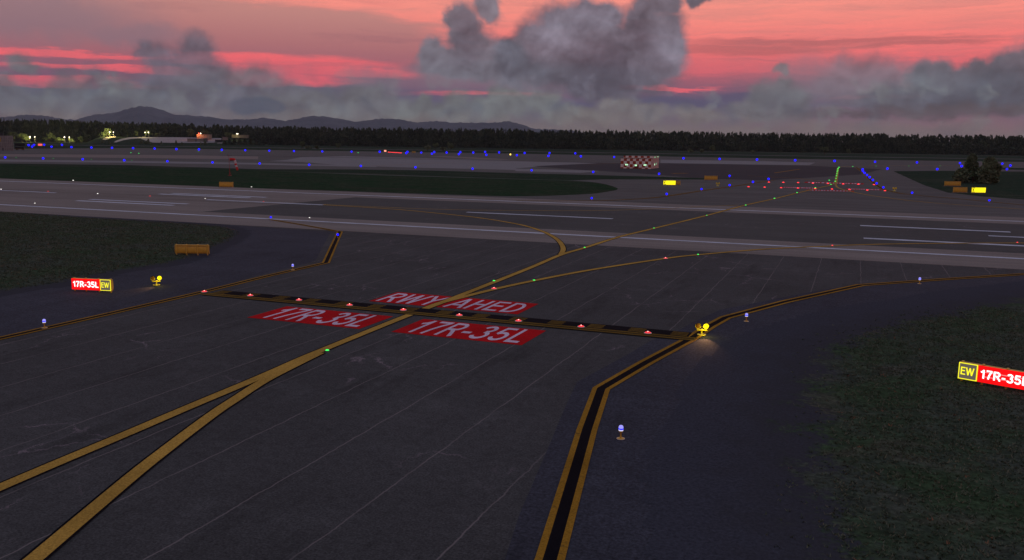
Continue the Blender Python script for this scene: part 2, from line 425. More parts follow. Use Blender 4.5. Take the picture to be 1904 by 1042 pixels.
def grass_margin(name, poly, box, cell, reach, amp=9.0):
    """grass sheet that thins out into the tarmac: the mesh carries each point's distance from the turf edge"""
    xs_ = np.arange(box[0], box[1], cell); ys_ = np.arange(box[2], box[3], cell)
    X, Y = np.meshgrid(xs_, ys_, indexing='ij'); X = X.ravel(); Y = Y.ravel()
    ins = inside(X, Y, poly); D = np.full(len(X), 1e9)
    for i in range(len(poly)-1):
        a = np.array(poly[i][:2]); b = np.array(poly[i+1][:2]); ab = b-a; L = (ab**2).sum() or 1e-9
        tt = np.clip(((X-a[0])*ab[0]+(Y-a[1])*ab[1])/L, 0, 1)
        D = np.minimum(D, np.hypot(X-a[0]-tt*ab[0], Y-a[1]-tt*ab[1]))
    D = np.where(ins, D, -D)
    n1, n2 = len(xs_), len(ys_); keep = D > -reach
    idx = np.arange(n1*n2).reshape(n1, n2)
    fs = [(idx[i, j], idx[i+1, j], idx[i+1, j+1], idx[i, j+1]) for i in range(n1-1) for j in range(n2-1) if keep[idx[i, j]] and keep[idx[i+1, j]] and keep[idx[i+1, j+1]] and keep[idx[i, j+1]]]
    used = sorted({k for f in fs for k in f}); mp = {k: q for q, k in enumerate(used)}
    me = bpy.data.meshes.new(name); me.from_pydata([(float(X[k]), float(Y[k]), 6*ZS) for k in used], [], [tuple(mp[k] for k in f) for f in fs])
    at = me.attributes.new('turf', 'FLOAT', 'POINT'); at.data.foreach_set('value', np.array([D[k] for k in used], dtype=np.float32))
    mt, t, b = new_mat('turf margin '+name)
    pos = t.node('ShaderNodeNewGeometry').outputs['Position']
    av = t.node('ShaderNodeAttribute', attribute_name='turf').outputs['Fac']
    na = t.noise(pos, .45, 5, .65); nb = t.noise(pos, 3.0, 3, .7)
    e = t.m('ADD', av, t.m('ADD', t.m('MULTIPLY', t.m('SUBTRACT', na, .5), amp), t.m('MULTIPLY', t.m('SUBTRACT', nb, .5), amp*.55)))
    f = t.ramp(e, -.6, 1.4); f2 = t.ramp(av, -reach+.3, -reach+1.6); f = t.m('MULTIPLY', f, f2)
    n1_ = t.noise(pos, 3.6, 5, .8); n2_ = t.noise(pos, .16, 4, .6); n4 = t.noise(pos, .8, 3, .7)
    g = t.mix(t.ramp(n2_, .38, .62), (.036, .042, .034), (.026, .042, .022))
    g = t.mix(t.m('MULTIPLY', t.ramp(t.noise(t.v('ADD', pos, (9, 3, 0)), .3, 4), .52, .68), .6), g, (.058, .05, .042))
    g = t.v('SCALE', g, t.m('MULTIPLY', t.ramp(n1_, .3, .72, .4, 2.3, False), t.ramp(n4, .3, .7, .65, 1.4, False)))
    tar = t.v('SCALE', (.045, .045, .062), t.m('ADD', 1.0, t.m('MULTIPLY', t.m('SUBTRACT', t.noise(pos, 7, 3, .75), .5), 1.75)))
    tar = t.mix(t.m('MULTIPLY', t.ramp(e, -5, 0), .5), tar, (.034, .032, .036))
    t.put(b.inputs['Base Color'], t.mix(f, tar, g)); b.inputs['Roughness'].default_value = 1; b.inputs['Specular IOR Level'].default_value = .03
    bm = t.node('ShaderNodeBump'); bm.inputs['Strength'].default_value = .6; bm.inputs['Distance'].default_value = .08
    t.put(bm.inputs['Height'], t.m('MULTIPLY', n1_, f)); t.l.new(bm.outputs[0], b.inputs['Normal'])
    me.materials.append(mt); me.update(); o = bpy.data.objects.new(name, me); COL.objects.link(o); o['kind'] = 'structure'
grass_margin('grass', GRASS_R, (-8, 88, -12, 105), .5, 6.5)
grass_margin('grass', GRASS_L, (-254, -60, 40, 106.6), .7, 2.6, 4.0)
GRASS_F = smooth_line(px((-400, 298.5), (0, 307), (240, 311.5), (480, 318), (720, 326.5), (960, 333.5), (1060, 336.5), (1109, 340), (1140, 347), (1148, 352.7), (1125, 357.5), (1086, 361.5), (960, 365.5), (800, 361)), 5) + [Vector((-143, 186.9, 0)), Vector((-460, 187.0, 0))]
sheet('grass', GRASS_F, 4.1, GR)
sheet('grass', px((-300, 300), (0, 304.3), (240, 307.5), (480, 315), (669, 315.5), (800, 317.5), (960, 322.3), (1111, 326), (1308, 331.6), (1350, 332.8), (1308, 334.2), (1120, 334), (1060, 336), (960, 333), (480, 318), (0, 308), (-300, 303)), 5.2, GL)
sheet('grass', px((1661, 318.7), (1690, 332), (1719, 345), (1762, 358.5), (1830, 366), (1904, 371.5), (2300, 398), (2300, 324), (1904, 319.4), (1760, 318)), 4.7, GL)
sheet('grass', px((1850, 312), (2200, 317), (2200, 321.5), (1905, 316.3), (1845, 315)), 4, GL)
sheet('grass', px((-300, 274), (0, 277.2), (240, 275.5), (480, 278.2), (740, 281.3), (960, 286.2), (960, 284), (480, 277), (0, 272), (-300, 268)), 3.8, GL)

# ------------------------------------------------------------------ painted markings (flat, on the pavement)
def lines(name, segs, mat, z, **p):
    mb = MB()
    for line, a, b in segs: strip_mesh(mb, line, a, b, z)
    up(mb); return mb.build(name, mat, kind='structure')
def dashes(name, rects, mat, z):
    mb = MB()
    for s0, s1, t0, t1 in rects:
        mb.add([(s0, t0, z), (s1, t0, z), (s1, t1, z), (s0, t1, z)], [(0, 1, 2, 3)])
    return mb.build(name, mat, kind='structure')
L0 = 8*ZS
dashes('runway_marking', [(-600, 300, 116.6, 117.7), (-600, 300, 176.2, 177.4)], WH, L0)
dashes('runway_marking', [(-186, -168, 146.6, 147.8), (-125.5, -97, 146.4, 147.6), (-65.5, -38.2, 144.8, 146.0), (18.8, 46, 144.8, 146), (-246, -218, 146.8, 148),
                          (-144.6, -120.3, 130.9, 132.3), (-145.5, -120.5, 135, 136.4), (-146.8, -121.7, 155.4, 156.9), (-146.2, -120, 158.8, 160.2),
                          (1.2, 22.8, 152.8, 154.2), (1.6, 26, 131.9, 133.4)], WH, L0)
# yellow centre lines with black borders
lineA = px((-180, 986), (0, 908), (113, 859.5), (240, 806), (353, 757.5), (480, 704), (560, 668.5), (608, 648.5), (700, 611), (770, 583), (850, 552.5), (930, 521), (990, 497), (1043, 474.5), (1087, 461.5), (1150, 441.5), (1216, 425.3), (1314, 401.2), (1386, 382), (1440, 370), (1482, 359.5), (1522, 350), (1545, 344.5), (1554, 341))
lineB = px((-20, 1110), (63, 1042), (176, 946), (277, 862), (391, 775), (440, 742), (490, 710), (540, 684), (595, 657))
lineC = px((1043, 474), (1047.2, 463), (1040.7, 450.6), (1028, 440.5), (1010.4, 431.7), (985, 423), (960, 417), (908.7, 408.2), (860, 402), (807.8, 396.7), (732, 389.6), (601, 381.5))
lineD = px((601, 380.8), (700, 385.2), (782.6, 388.8), (870, 391), (960, 392), (1050, 392.4), (1136, 391.6), (1220, 388.8), (1288, 385.5), (1373, 382))
lineE = px((770, 583), (815, 565.5), (860, 553.5), (920, 538.5), (993, 522.8), (1100, 502.5), (1237, 481.5), (1298, 474.6), (1424, 463.9), (1547.5, 458.2), (1614, 455.4), (1726.5, 453.6), (1904, 452.6), (2200, 453))
lineF = px((1554, 341), (1555, 334), (1556.5, 326), (1558, 317), (1560, 311.5), (1580, 310), (1629, 308.8), (1748, 308.3), (1860, 308))
lineG = px((1554, 341.5), (1554.5, 345.5), (1558.5, 349.5), (1572.7, 354.4), (1600, 360.5), (1633, 366), (1721.5, 376.6), (1904, 389.7), (2150, 406))
allc = [smooth_line(l, 8) for l in (lineA, lineB, lineC, lineE)]
lines('taxiway_marking', [(l, -.42, .42) for l in allc], BK, 9*ZS)
for k, l in enumerate(allc):
    lines('taxiway_marking', [(l, -.31, .31)], YL, 10*ZS + k*.0015)
lines('taxiway_marking', [(smooth_line(l, 6), -w, w) for l, w in ((lineD, .22), (lineF, .5), (lineG, .3))], YL, 9*ZS)
lines('taxiway_marking', [(px((1440, 322), (1480, 316), (1487, 315.2)), -.5, .5), (px((960, 299.2), (1100, 306), (1230, 300)), -.3, .3), (px((1250, 323), (1278, 322.5)), -1.2, 1.2),
                          (px((690, 309), (830, 302.5), (960, 299.8)), -.3, .3), (px((1390, 327), (1480, 332), (1545, 339)), -.3, .3)], YE, 7*ZS)
# holding position pattern across the taxiway
x0, x1 = -50.0, -9.2
dashes('taxiway_marking', [(x0+.3, x1-.6, 57.15, 59.75)], BK, 12.5*ZS)
hold = [(x0, x1, 57.3, 57.68), (x0, x1, 57.86, 58.24)]
k = -33.72 - 2.97*6
while k < x1:
    a, b = k + 1.85, k + 2.97
    a = max(a, x0)
    if b > x0 + .2 and a < x1: hold += [(a, min(b, x1), 58.46, 58.72), (a, min(b, x1), 58.88, 59.14), (a, min(b, x1), 59.3, 59.56)]
    k += 2.97
dashes('taxiway_marking', hold, YH, 13.5*ZS)
# double yellow edge lines with a black core
edgeR = px((945, 1250), (988, 1130), (1022.5, 1042), (1091.5, 800), (1118, 724), (1200, 676), (1284, 631), (1320, 607.5), (1349, 591.5), (1460, 562), (1600, 531.2), (1750, 520.5), (1904, 510.6), (2150, 499))
edgeL = px((-300, 697), (-100, 653), (0, 630.5), (190, 587.5), (380, 543.2), (500, 513.5), (606, 489.5), (619, 460), (632, 431.6), (560, 418.5), (500, 408.6))
edgeF = px((960, 374.2), (1060, 374), (1136, 373), (1212, 368.6), (1262, 362), (1313, 354), (1370, 346), (1426, 337.6), (1440, 336))
edgeG = px((1592, 311.5), (1603, 320), (1620, 336.5), (1638, 350), (1662, 357.5), (1696, 362.8), (1800, 371.8), (1904, 381.7), (2150, 402))
for e, w0, w1 in ((edgeR, .22, .47), (edgeL, .2, .42)):
    lines('taxiway_marking', [(e, -w0-.01, w0+.01)], BK, 11*ZS)
    lines('taxiway_marking', [(e, w0, w1), (e, -w1, -w0)], YE, 11.5*ZS)
for e in (edgeF, edgeG):
    lines('taxiway_marking', [(smooth_line(e, 4), -.55, .55)], BK, 9*ZS)
    lines('taxiway_marking', [(smooth_line(e, 4), .32, .6), (smooth_line(e, 4), -.6, -.32)], YE, 10*ZS)
#dashes('taxiway_marking', [(s0, s1, t0, t0+2.2) for s0, s1, t0 in ((-83, -52, 250.5), (-85, -54, 271.5))], BK, 7*ZS)

# ------------------------------------------------------------------ lettering
def arc(cx, cy, rx, ry, a0, a1, n=12):
    return [(cx+rx*math.cos(R(a0+(a1-a0)*i/n)), cy+ry*math.sin(R(a0+(a1-a0)*i/n))) for i in range(n+1)]
GLYPH = {
 '1': (.46, [[(.06, .70), (.20, .76), (.31, .90), (.33, .96)], [(.33, 1), (.33, 0)]]),
 '7': (.60, [[(.04, .93), (.59, .93)], [(.53, .90), (.40, .66), (.29, .36), (.23, 0)]]),
 'R': (.68, [[(.10, 0), (.10, 1)], [(.10, .93), (.38, .93)] + arc(.38, .71, .20, .22, 90, -90)[1:] + [(.10, .49)], [(.32, .49), (.44, .36), (.64, 0)]]),
 '-': (.40, [[(.03, .38), (.37, .38)]]),
 '3': (.60, [arc(.30, .745, .20, .19, 165, -90), arc(.29, .29, .24, .225, 90, -165)]),
 '5': (.62, [[(.55, .93), (.16, .93), (.11, .50)], arc(.30, .33, .24, .26, 142, -160)]),
 'L': (.58, [[(.10, 0), (.10, 1)], [(.10, .07), (.56, .07)]]),
 'W': (.94, [[(.03, 1), (.24, 0)], [(.24, 0), (.46, .98)], [(.46, .98), (.68, 0)], [(.68, 0), (.90, 1)]]),
 'Y': (.66, [[(.02, 1), (.33, .45)], [(.33, .45), (.64, 1)], [(.33, .50), (.33, 0)]]),
 'A': (.70, [[(.03, 0), (.35, 1)], [(.35, 1), (.67, 0)], [(.15, .30), (.55, .30)]]),
 'H': (.68, [[(.10, 0), (.10, 1)], [(.58, 0), (.58, 1)], [(.10, .53), (.58, .53)]]),
 'E': (.62, [[(.10, 0), (.10, 1)], [(.10, .93), (.58, .93)], [(.10, .53), (.54, .53)], [(.10, .07), (.59, .07)]]),
 'D': (.70, [[(.10, 0), (.10, 1)], [(.10, .93), (.30, .93)] + arc(.30, .50, .30, .43, 90, -90)[1:] + [(.10, .07)]]),
 ' ': (.34, [])}
def text_mesh(name, txt, w, h, mat, parent=None, th=.14, space=.09, dz=.0004):
    mb = MB(); x = 0.0; k = 0
    for ch in txt:
        gw, st = GLYPH[ch]
        for ln_ in st:
            strip_mesh(mb, [(x+p[0], p[1]) for p in ln_], -th/2, th/2, k*dz); k += 1
        x += gw + space
    up(mb)
    xs = [v[0] for v in mb.v]; ys = [v[1] for v in mb.v]; x0_, x1_, y0_, y1_ = min(xs), max(xs), min(ys), max(ys)
    mb.v = [((v[0]-x0_)/(x1_-x0_)*w, (v[1]-y0_)/(y1_-y0_)*h, v[2]) for v in mb.v]
    return mb.build(name, mat, parent)
def painted_sign(s0, s1, t0, t1, txt, label, ti=(.62, .35, .35, .35)):
    root = empty('painted_sign', (s0, t0, 0)); tag(root, label, 'painted sign', 'red painted signs on the near taxiway')
    mb = MB(); z = 6.5*ZS
    mb.add([(0, 0, z), (s1-s0, 0, z), (s1-s0, t1-t0, z), (0, t1-t0, z)], [(0, 1, 2, 3)])
    mb.build('painted_panel', RP, root)
    tx = text_mesh('lettering', txt, s1-s0-ti[0]-ti[2], t1-t0-ti[1]-ti[3], WP, root, .13, .10)
    tx.location = (ti[0], ti[1], 7.2*ZS)
painted_sign(-36.0, -23.12, 60.75, 65.5, 'RWY AHED', 'red painted panel reading RWY AHED beyond the striped holding line', (.35, .25, .45, .35))
painted_sign(-40.6, -31.2, 51.3, 56.1, '17R-35L', 'red painted panel reading 17R-35L left of the yellow centre line', (.6, .3, .5, .25))
painted_sign(-28.75, -19.25, 51.4, 56.2, '17R-35L', 'red painted panel reading 17R-35L right of the yellow centre line', (.6, .3, .5, .25))
def far_panel(u0, v0, u1, v1, dt, label):
    a, b = G(u0, v0), G(u1, v1); root = empty('painted_sign', (a.x, a.y, 0)); tag(root, label, 'painted sign', 'red painted signs beyond the runway')
    w = b - a; mb = MB(); z = 7*ZS
    mb.add([(0, 0, z), (w.x, w.y, z), (w.x, w.y+dt, z), (0, dt, z)], [(0, 1, 2, 3)]); mb.build('painted_panel', RP, root)
    mb = MB(); r = random.Random(int(u0)); x = .06
    while x < .93:
        ww = r.uniform(.02, .05)
        p = w*x; q = w*min(.95, x+ww)
        mb.add([(p.x, p.y+dt*.2, z+ZS), (q.x, q.y+dt*.2, z+ZS), (q.x, q.y+dt*.8, z+ZS), (p.x, p.y+dt*.8, z+ZS)], [(0, 1, 2, 3)])
        x += ww + r.uniform(.015, .04)
    mb.build('lettering', WP, root)
far_panel(1495, 340.3, 1606, 343.4, 9, 'long thin red painted panel on the farther stop bar beyond the runway')
far_panel(1452, 349.6, 1521, 351.4, 6, 'red painted panel left of the yellow line on the nearer far stop bar')
far_panel(1499, 354.6, 1588, 356.9, 5, 'red painted panel just in front of the nearer far stop bar')
far_panel(1573, 352.4, 1640, 354.4, 6, 'red painted panel right of the yellow line on the nearer far stop bar')

# ------------------------------------------------------------------ lights
ORD = ['first', 'second', 'third', 'fourth', 'fifth', 'sixth', 'seventh', 'eighth', 'ninth', 'tenth', 'eleventh', 'twelfth', 'thirteenth', 'fourteenth', 'fifteenth', 'sixteenth', 'seventeenth', 'eighteenth', 'nineteenth', 'twentieth', 'twenty-first', 'twenty-second', 'twenty-third', 'twenty-fourth', 'twenty-fifth', 'twenty-sixth', 'twenty-seventh', 'twenty-eighth']
E_BLUE = glow('blue lamp glow', (.008, .008, 1), 1.7, (.02, .02, .3))
E_BLUED = glow('blue lens band', (.0, .0, 1), 1.2, (.02, .02, .3))
E_WHITE = glow('white lamp glow', (1, .97, .9), 2.2)
E_COL = glow('pale collar glow', (.75, .75, 1), .9)
E_DOME = glow('pale blue dome glow', (.36, .34, 1.0), 1.0)
E_RED = glow('red lamp glow', (1, .03, .035), 2.4, (.3, .02, .02))
E_PINK = glow('pink lamp core', (1, .45, .45), 3)
E_GREEN = glow('green lamp glow', (.03, .9, .10), 1.8, (.02, .3, .05))
E_GREENF = glow('dim green lamp glow', (.02, .25, .04), 1.2, (.02, .2, .05))
E_REDF = glow('dim red lamp glow', (.6, .03, .03), 1.2, (.2, .02, .02))

# near elevated edge lamp with its parts
def edge_lamp():
    root = empty('taxiway_light', (0, 0, 0))
    mb = MB(); mb.lathe([(0.001, .0), (.17, .0), (.17, .02), (.15, .03), (.05, .035)], n=20); mb.build('base_plate', YM, root)
    mb = MB(); mb.lathe([(.16, .018), (.185, .02), (.185, .005)], n=20); mb.build('base_rim', WS, root)
    mb = MB(); mb.lathe([(.045, .03), (.035, .10), (.035, .26), (.075, .32), (.10, .34), (.10, .37), (.001, .37)], n=16); mb.build('stem', YM, root)
    mb = MB(); mb.lathe([(.09, .37), (.105, .39), (.105, .41), (.09, .425)], n=16); mb.build('collar', E_COL, root)
    mb = MB(); mb.lathe([(.098, .425), (.112, .44), (.112, .475), (.10, .487)], n=16); mb.build('lens', E_BLUED, root)
    mb = MB(); mb.lathe([(.10, .485), (.108, .51), (.10, .56), (.075, .60), (.04, .62), (.001, .625)], n=16); mb.build('dome', E_DOME, root)
    return root
proto = edge_lamp()
for i, (u, v, lab) in enumerate([(1154, 817, 'blue topped edge light nearest the camera, standing on the right shoulder'),
                             (1387.5, 598.5, 'blue topped edge light on the shoulder right of the yellow warning lamps'),
                             (1709.5, 528.5, 'blue topped edge light by the bend of the right edge line'),
                             (83, 611.5, 'blue topped edge light on the left edge line below the sign'),
                             (544.5, 503.5, 'blue topped edge light beside the left edge line near its corner')]):
    o = proto if i == 0 else copy_tree(proto)
    p = G(u, v); o.location = (p.x, p.y, 12.5*ZS if i > 2 else 6*ZS); o.rotation_euler.z = i
    tag(o, lab, 'taxiway light', 'elevated blue lights along the near taxiway edge')

def far_blue_mesh(r, em):
    me = MB(); me.tube((0, 0, 0), (0, 0, max(.35, r)), r*.18, r*.14, 8, 0); me.lathe([(.001, 0), (r*.5, 0), (r*.5, .03), (.001, .04)], n=10)
    me.ball((0, 0, max(.35, r)+r*.6), r, 14, 1)
    o = me.build('taxiway_light', [YM, em]); return o
CACHE = {}
def inset_mesh(r, em):
    mb = MB(); mb.lathe([(r*1.25, 0), (r*1.2, .02), (r*.95, .03)], n=12)
    mb.lathe([(r, .02), (r*.92, r*.35), (r*.6, r*.62), (.001, r*.72)], n=12, mi=1)
    return mb.build('inset', [GM, em])
INSET = {'green lamp glow', 'dim green lamp glow', 'white lamp glow', 'dim red lamp glow', 'red lamp glow'}
def far_lamp(u, v, r, em, kind='taxiway_light'):
    """v is the pixel row of the lit globe; stands it on the ground below"""
    low = em.name in INSET
    hz = r*.35 if low else max(.35, r) + r*.6
    p = G(u, v, hz)
    key = (r, em.name)
    if key not in CACHE:
        o = inset_mesh(r, em) if low else far_blue_mesh(r, em); CACHE[key] = o
    else:
        o = CACHE[key].copy(); COL.objects.link(o)
    o.name = kind
    o.location = (p.x, p.y, 11*ZS); return o
def rowof(pts, what, where, group, em, scale=1.0, cat='taxiway light', kind='taxiway_light', px_r=1.95):
    n = len(pts)
    for i, (u, v) in enumerate(pts):
        d = H/max(6.0, v-hor(u))*FPX
        r = px_r*scale*d/FPX
        r = round(r/.04)*.04 if r < .6 else round(r/.12)*.12
        o = far_lamp(u, v, max(.12, r), em, kind)
        if n == 1: lab = f'{what} {where}'
        elif i == 0: lab = f'{what}, leftmost {where}'
        elif i == n-1: lab = f'{what}, rightmost {where}'
        else: lab = f'{what}, {ORD[i]} from left {where}'
        tag(o, lab, cat, group)
B = 'blue dot light'
rowof([(9.6, 293.2), (80.2, 295), (153.8, 296.7), (231, 298.5), (311.2, 300.3), (395.1, 302.5), (482.8, 304.5), (574.8, 306.8), (671, 309.1), (772.5, 311.6), (878.8, 314.3), (988.5, 317.2), (1103, 320.2), (1225.5, 323.7), (1356.6, 327.5)],
      B, 'along the apron edge above the far grass', 'blue lights along the near apron edge', E_BLUE)
rowof([(1100.2, 369.1), (1239.6, 361.3), (1304.4, 352.2), (1356.6, 344.9), (1400, 338.8), (1429, 333.3)],
      B, 'on the curved edge right of the far grass tip', 'blue lights on the curved far taxiway edge', E_BLUE)
rowof([(1604, 315.4), (1604.3, 318.2), (1607.5, 322), (1612, 326), (1617, 330), (1623, 335.2), (1630, 341.5), (1642.5, 349), (1696, 359), (1839.6, 373)],
      B, 'in the diagonal row beyond the stop bars', 'blue lights in the diagonal row beyond the stop bars', E_BLUE)
rowof([(1650, 314), (1742.7, 315), (1788, 309.3), (1853.9, 317.4), (1872.3, 314.9), (1878.6, 308.3)],
      B, 'in the scattered row around the right hand trees', 'blue lights around the right hand trees', E_BLUE)
rowof([(95.8, 273.3), (132.9, 274), (170, 274.8), (208.3, 275.3), (247.4, 276), (287.5, 276.6), (328, 277.6), (369.9, 278.3), (412.5, 279.1), (456, 279.8), (500.7, 280.6), (546.6, 281.4), (599.2, 282), (653.7, 282.4), (706, 282.6), (757.6, 282.9), (807.5, 283.1), (856, 283.4), (902, 282.9), (928, 283.9), (975.4, 284.9), (1021.8, 285), (1069.7, 285.6)],
      B, 'in the long row before the forest', 'blue lights in the long far row', E_BLUE, px_r=1.7)
rowof([(1270.8, 294.7), (1338, 296), (1407.5, 297.2), (1478.5, 298.5), (1551.8, 299.7), (1627, 301.3), (1705, 302.5), (1785, 303.8), (1863.7, 304.8)],
      B, 'along the pale pavement right of the checkered hut', 'blue lights right of the checkered hut', E_BLUE, px_r=1.85)
rowof([(53.2, 270.3), (59.8, 273), (63.3, 269.8), (82, 269.5), (115.2, 269.8)], B, 'beside the far red sign on the left', 'blue lights by the far left sign', E_BLUE, px_r=1.6)
rowof([(755.3, 285.2), (783.3, 284.1), (803.2, 286.2), (830.5, 284.1), (853.1, 287.1), (880, 284.1), (904.3, 288.4), (961, 289), (1019.7, 290.4), (1080, 291.2), (1142, 292.4)],
      B, 'in the lower far row left of the hut', 'blue lights in the lower far row', E_BLUE, px_r=1.7)
rowof([(503.7, 404.9), (628, 437.2)], B, 'at the corner of the near left shoulder', 'blue lights at the near left corner', E_BLUE)
# red stop bars beyond the runway
rowof([(1429.5, 339), (1456.5, 339.5), (1484, 340), (1511.5, 341), (1539.5, 341.5), (1567.7, 342.5), (1596, 343), (1625, 343.7)], 'red stop light', 'on the farther stop bar past the runway', 'red lights of the farther stop bar', E_RED, cat='stop bar light', kind='stop_bar_light')
rowof([(1391.8, 347.7), (1421.8, 348.5), (1452.5, 349.5), (1483.7, 350.2), (1515.7, 351.2), (1547, 352), (1579.6, 353), (1612.6, 354), (1645.5, 355)], 'red stop light', 'on the nearer stop bar beyond the runway', 'red lights of the nearer far stop bar', E_RED, cat='stop bar light', kind='stop_bar_light')
rowof([(722.5 + i*2.35, 283.2 + i*.15) for i in range(11)], 'tiny red stop light', 'in the dense far red bar before the forest', 'red lights of the dense far bar', E_RED, cat='stop bar light', kind='stop_bar_light', px_r=1.25)
# green centre line lights
Gn = 'green centre light'
rowof([(918.5, 523), (1087, 461), (1216, 424.8), (1314, 401), (1386.5, 382), (1440, 369.3), (1482, 358.6), (1516, 349.6), (1545, 343.4)], Gn, 'on the yellow line crossing the runway', 'green lights on the line crossing the runway', E_GREEN, scale=.72, kind='centre_line_light', cat='centre line light')
rowof([(1542, 335.6), (1553, 337.5), (1554.5, 332), (1555.3, 327.5), (1556, 323.6), (1556.8, 320), (1557.4, 316.8), (1558.2, 314), (1560, 311.5)], Gn, 'in the upright green row beyond the stop bars', 'green lights in the far upright row', E_GREEN, scale=.72, kind='centre_line_light', cat='centre line light')
rowof([(993, 522), (1298, 474)], Gn, 'on the curving right branch line', 'green lights on the right branch line', E_GREEN, scale=.6, kind='centre_line_light', cat='centre line light')
rowof([(608.5, 652.5)], Gn, 'nearest the camera, before the striped holding line', 'green light before the holding line', E_GREEN, scale=.55, kind='centre_line_light', cat='centre line light')
rowof([(243.4, 284.1), (258, 285.4), (666, 284.3), (1585.6, 310)], Gn, 'of the faint ones scattered over the far apron', 'faint green lights on the far apron', E_GREEN, scale=.5, kind='centre_line_light', cat='centre line light')
rowof([(30, 293.4), (99, 295), (170, 296.8), (245, 298.4), (369, 282.4), (411, 282), (1629, 309.2), (1690, 309), (1748, 308.7), (1859, 308.2)], 'dim green light', 'of the barely lit ones on the far apron', 'dim green lights on the far apron', E_GREENF, scale=.6, kind='centre_line_light', cat='centre line light')
# runway lights
rowof([(2, 352.5), (64.8, 378.6), (136, 335.9), (181.6, 360.6), (381.5, 369.8), (467.5, 348.2), (575.5, 405.6)], 'white runway light', 'of the white ones on the runway', 'white lights on the runway', E_WHITE, scale=.62, kind='runway_light', cat='runway light')
rowof([(89.4, 356.5), (278.8, 365.1), (490, 375.3)], 'dim red runway light', 'of the red ones on the runway centre line', 'red lights on the runway centre line', E_REDF, scale=.8, kind='runway_light', cat='runway light')
rowof([(1547.5, 457.3), (1891.5, 451.5)], 'red inset light', 'on the branch line where it joins the runway', 'red lights at the runway edge', E_RED, scale=.75, kind='runway_light', cat='runway light')
rowof([(949, 287.6)], 'small amber light', 'on the far apron left of the checkered hut', 'amber light', glow('amber lamp glow', (1, .7, .12), 2), scale=.8, kind='taxiway_light')
# near red stop bar: low dome lamps
def stop_lamp():
    root = empty('stop_bar_light', (0, 0, 0))
    mb = MB(); mb.lathe([(.27, 0), (.27, .018), (.24, .028), (.2, .03)], n=22); mb.build('rim', plain('pale lamp rim', (.62, .5, .52), .6), root)
    mb = MB(); mb.lathe([(.21, .028), (.19, .06), (.13, .085), (.06, .09), (.001, .09)], n=22); mb.build('lens', glow('red lens glow', (1, .035, .045), 1.0, (.4, .03, .03)), root)
    mb = MB(); mb.ball((0, 0, .10), .04, 10); mb.build('bulb', glow('hot red bulb', (1, .4, .36), 3), root)
    return root
proto = stop_lamp()
for i, (u, v) in enumerate([(380, 544.2), (465.5, 551.3), (556, 559.8), (650, 569.2), (750, 578.2), (854, 588.2), (964, 598.7), (1080.5, 609.3), (1204.5, 621)]):
    o = proto if i == 0 else copy_tree(proto)
    p = G(u, v); o.location = (p.x, p.y, 13.8*ZS)
    lab = 'leftmost' if i == 0 else 'rightmost' if i == 8 else ORD[i]+' from the left'
    tag(o, f'low red lamp with pale rim, {lab} on the near striped holding line', 'stop bar light', 'red lamps of the near stop bar')
for u, v, lab in ((918.5, 538.2, 'low red lamp on the branch line just past the RWY AHED panel'), (1237.5, 481.8, 'low red lamp midway along the curving right branch line')):
    o = copy_tree(proto); p = G(u, v); o.location = (p.x, p.y, 11.5*ZS); tag(o, lab, 'stop bar light', 'red lamps on the branch line')

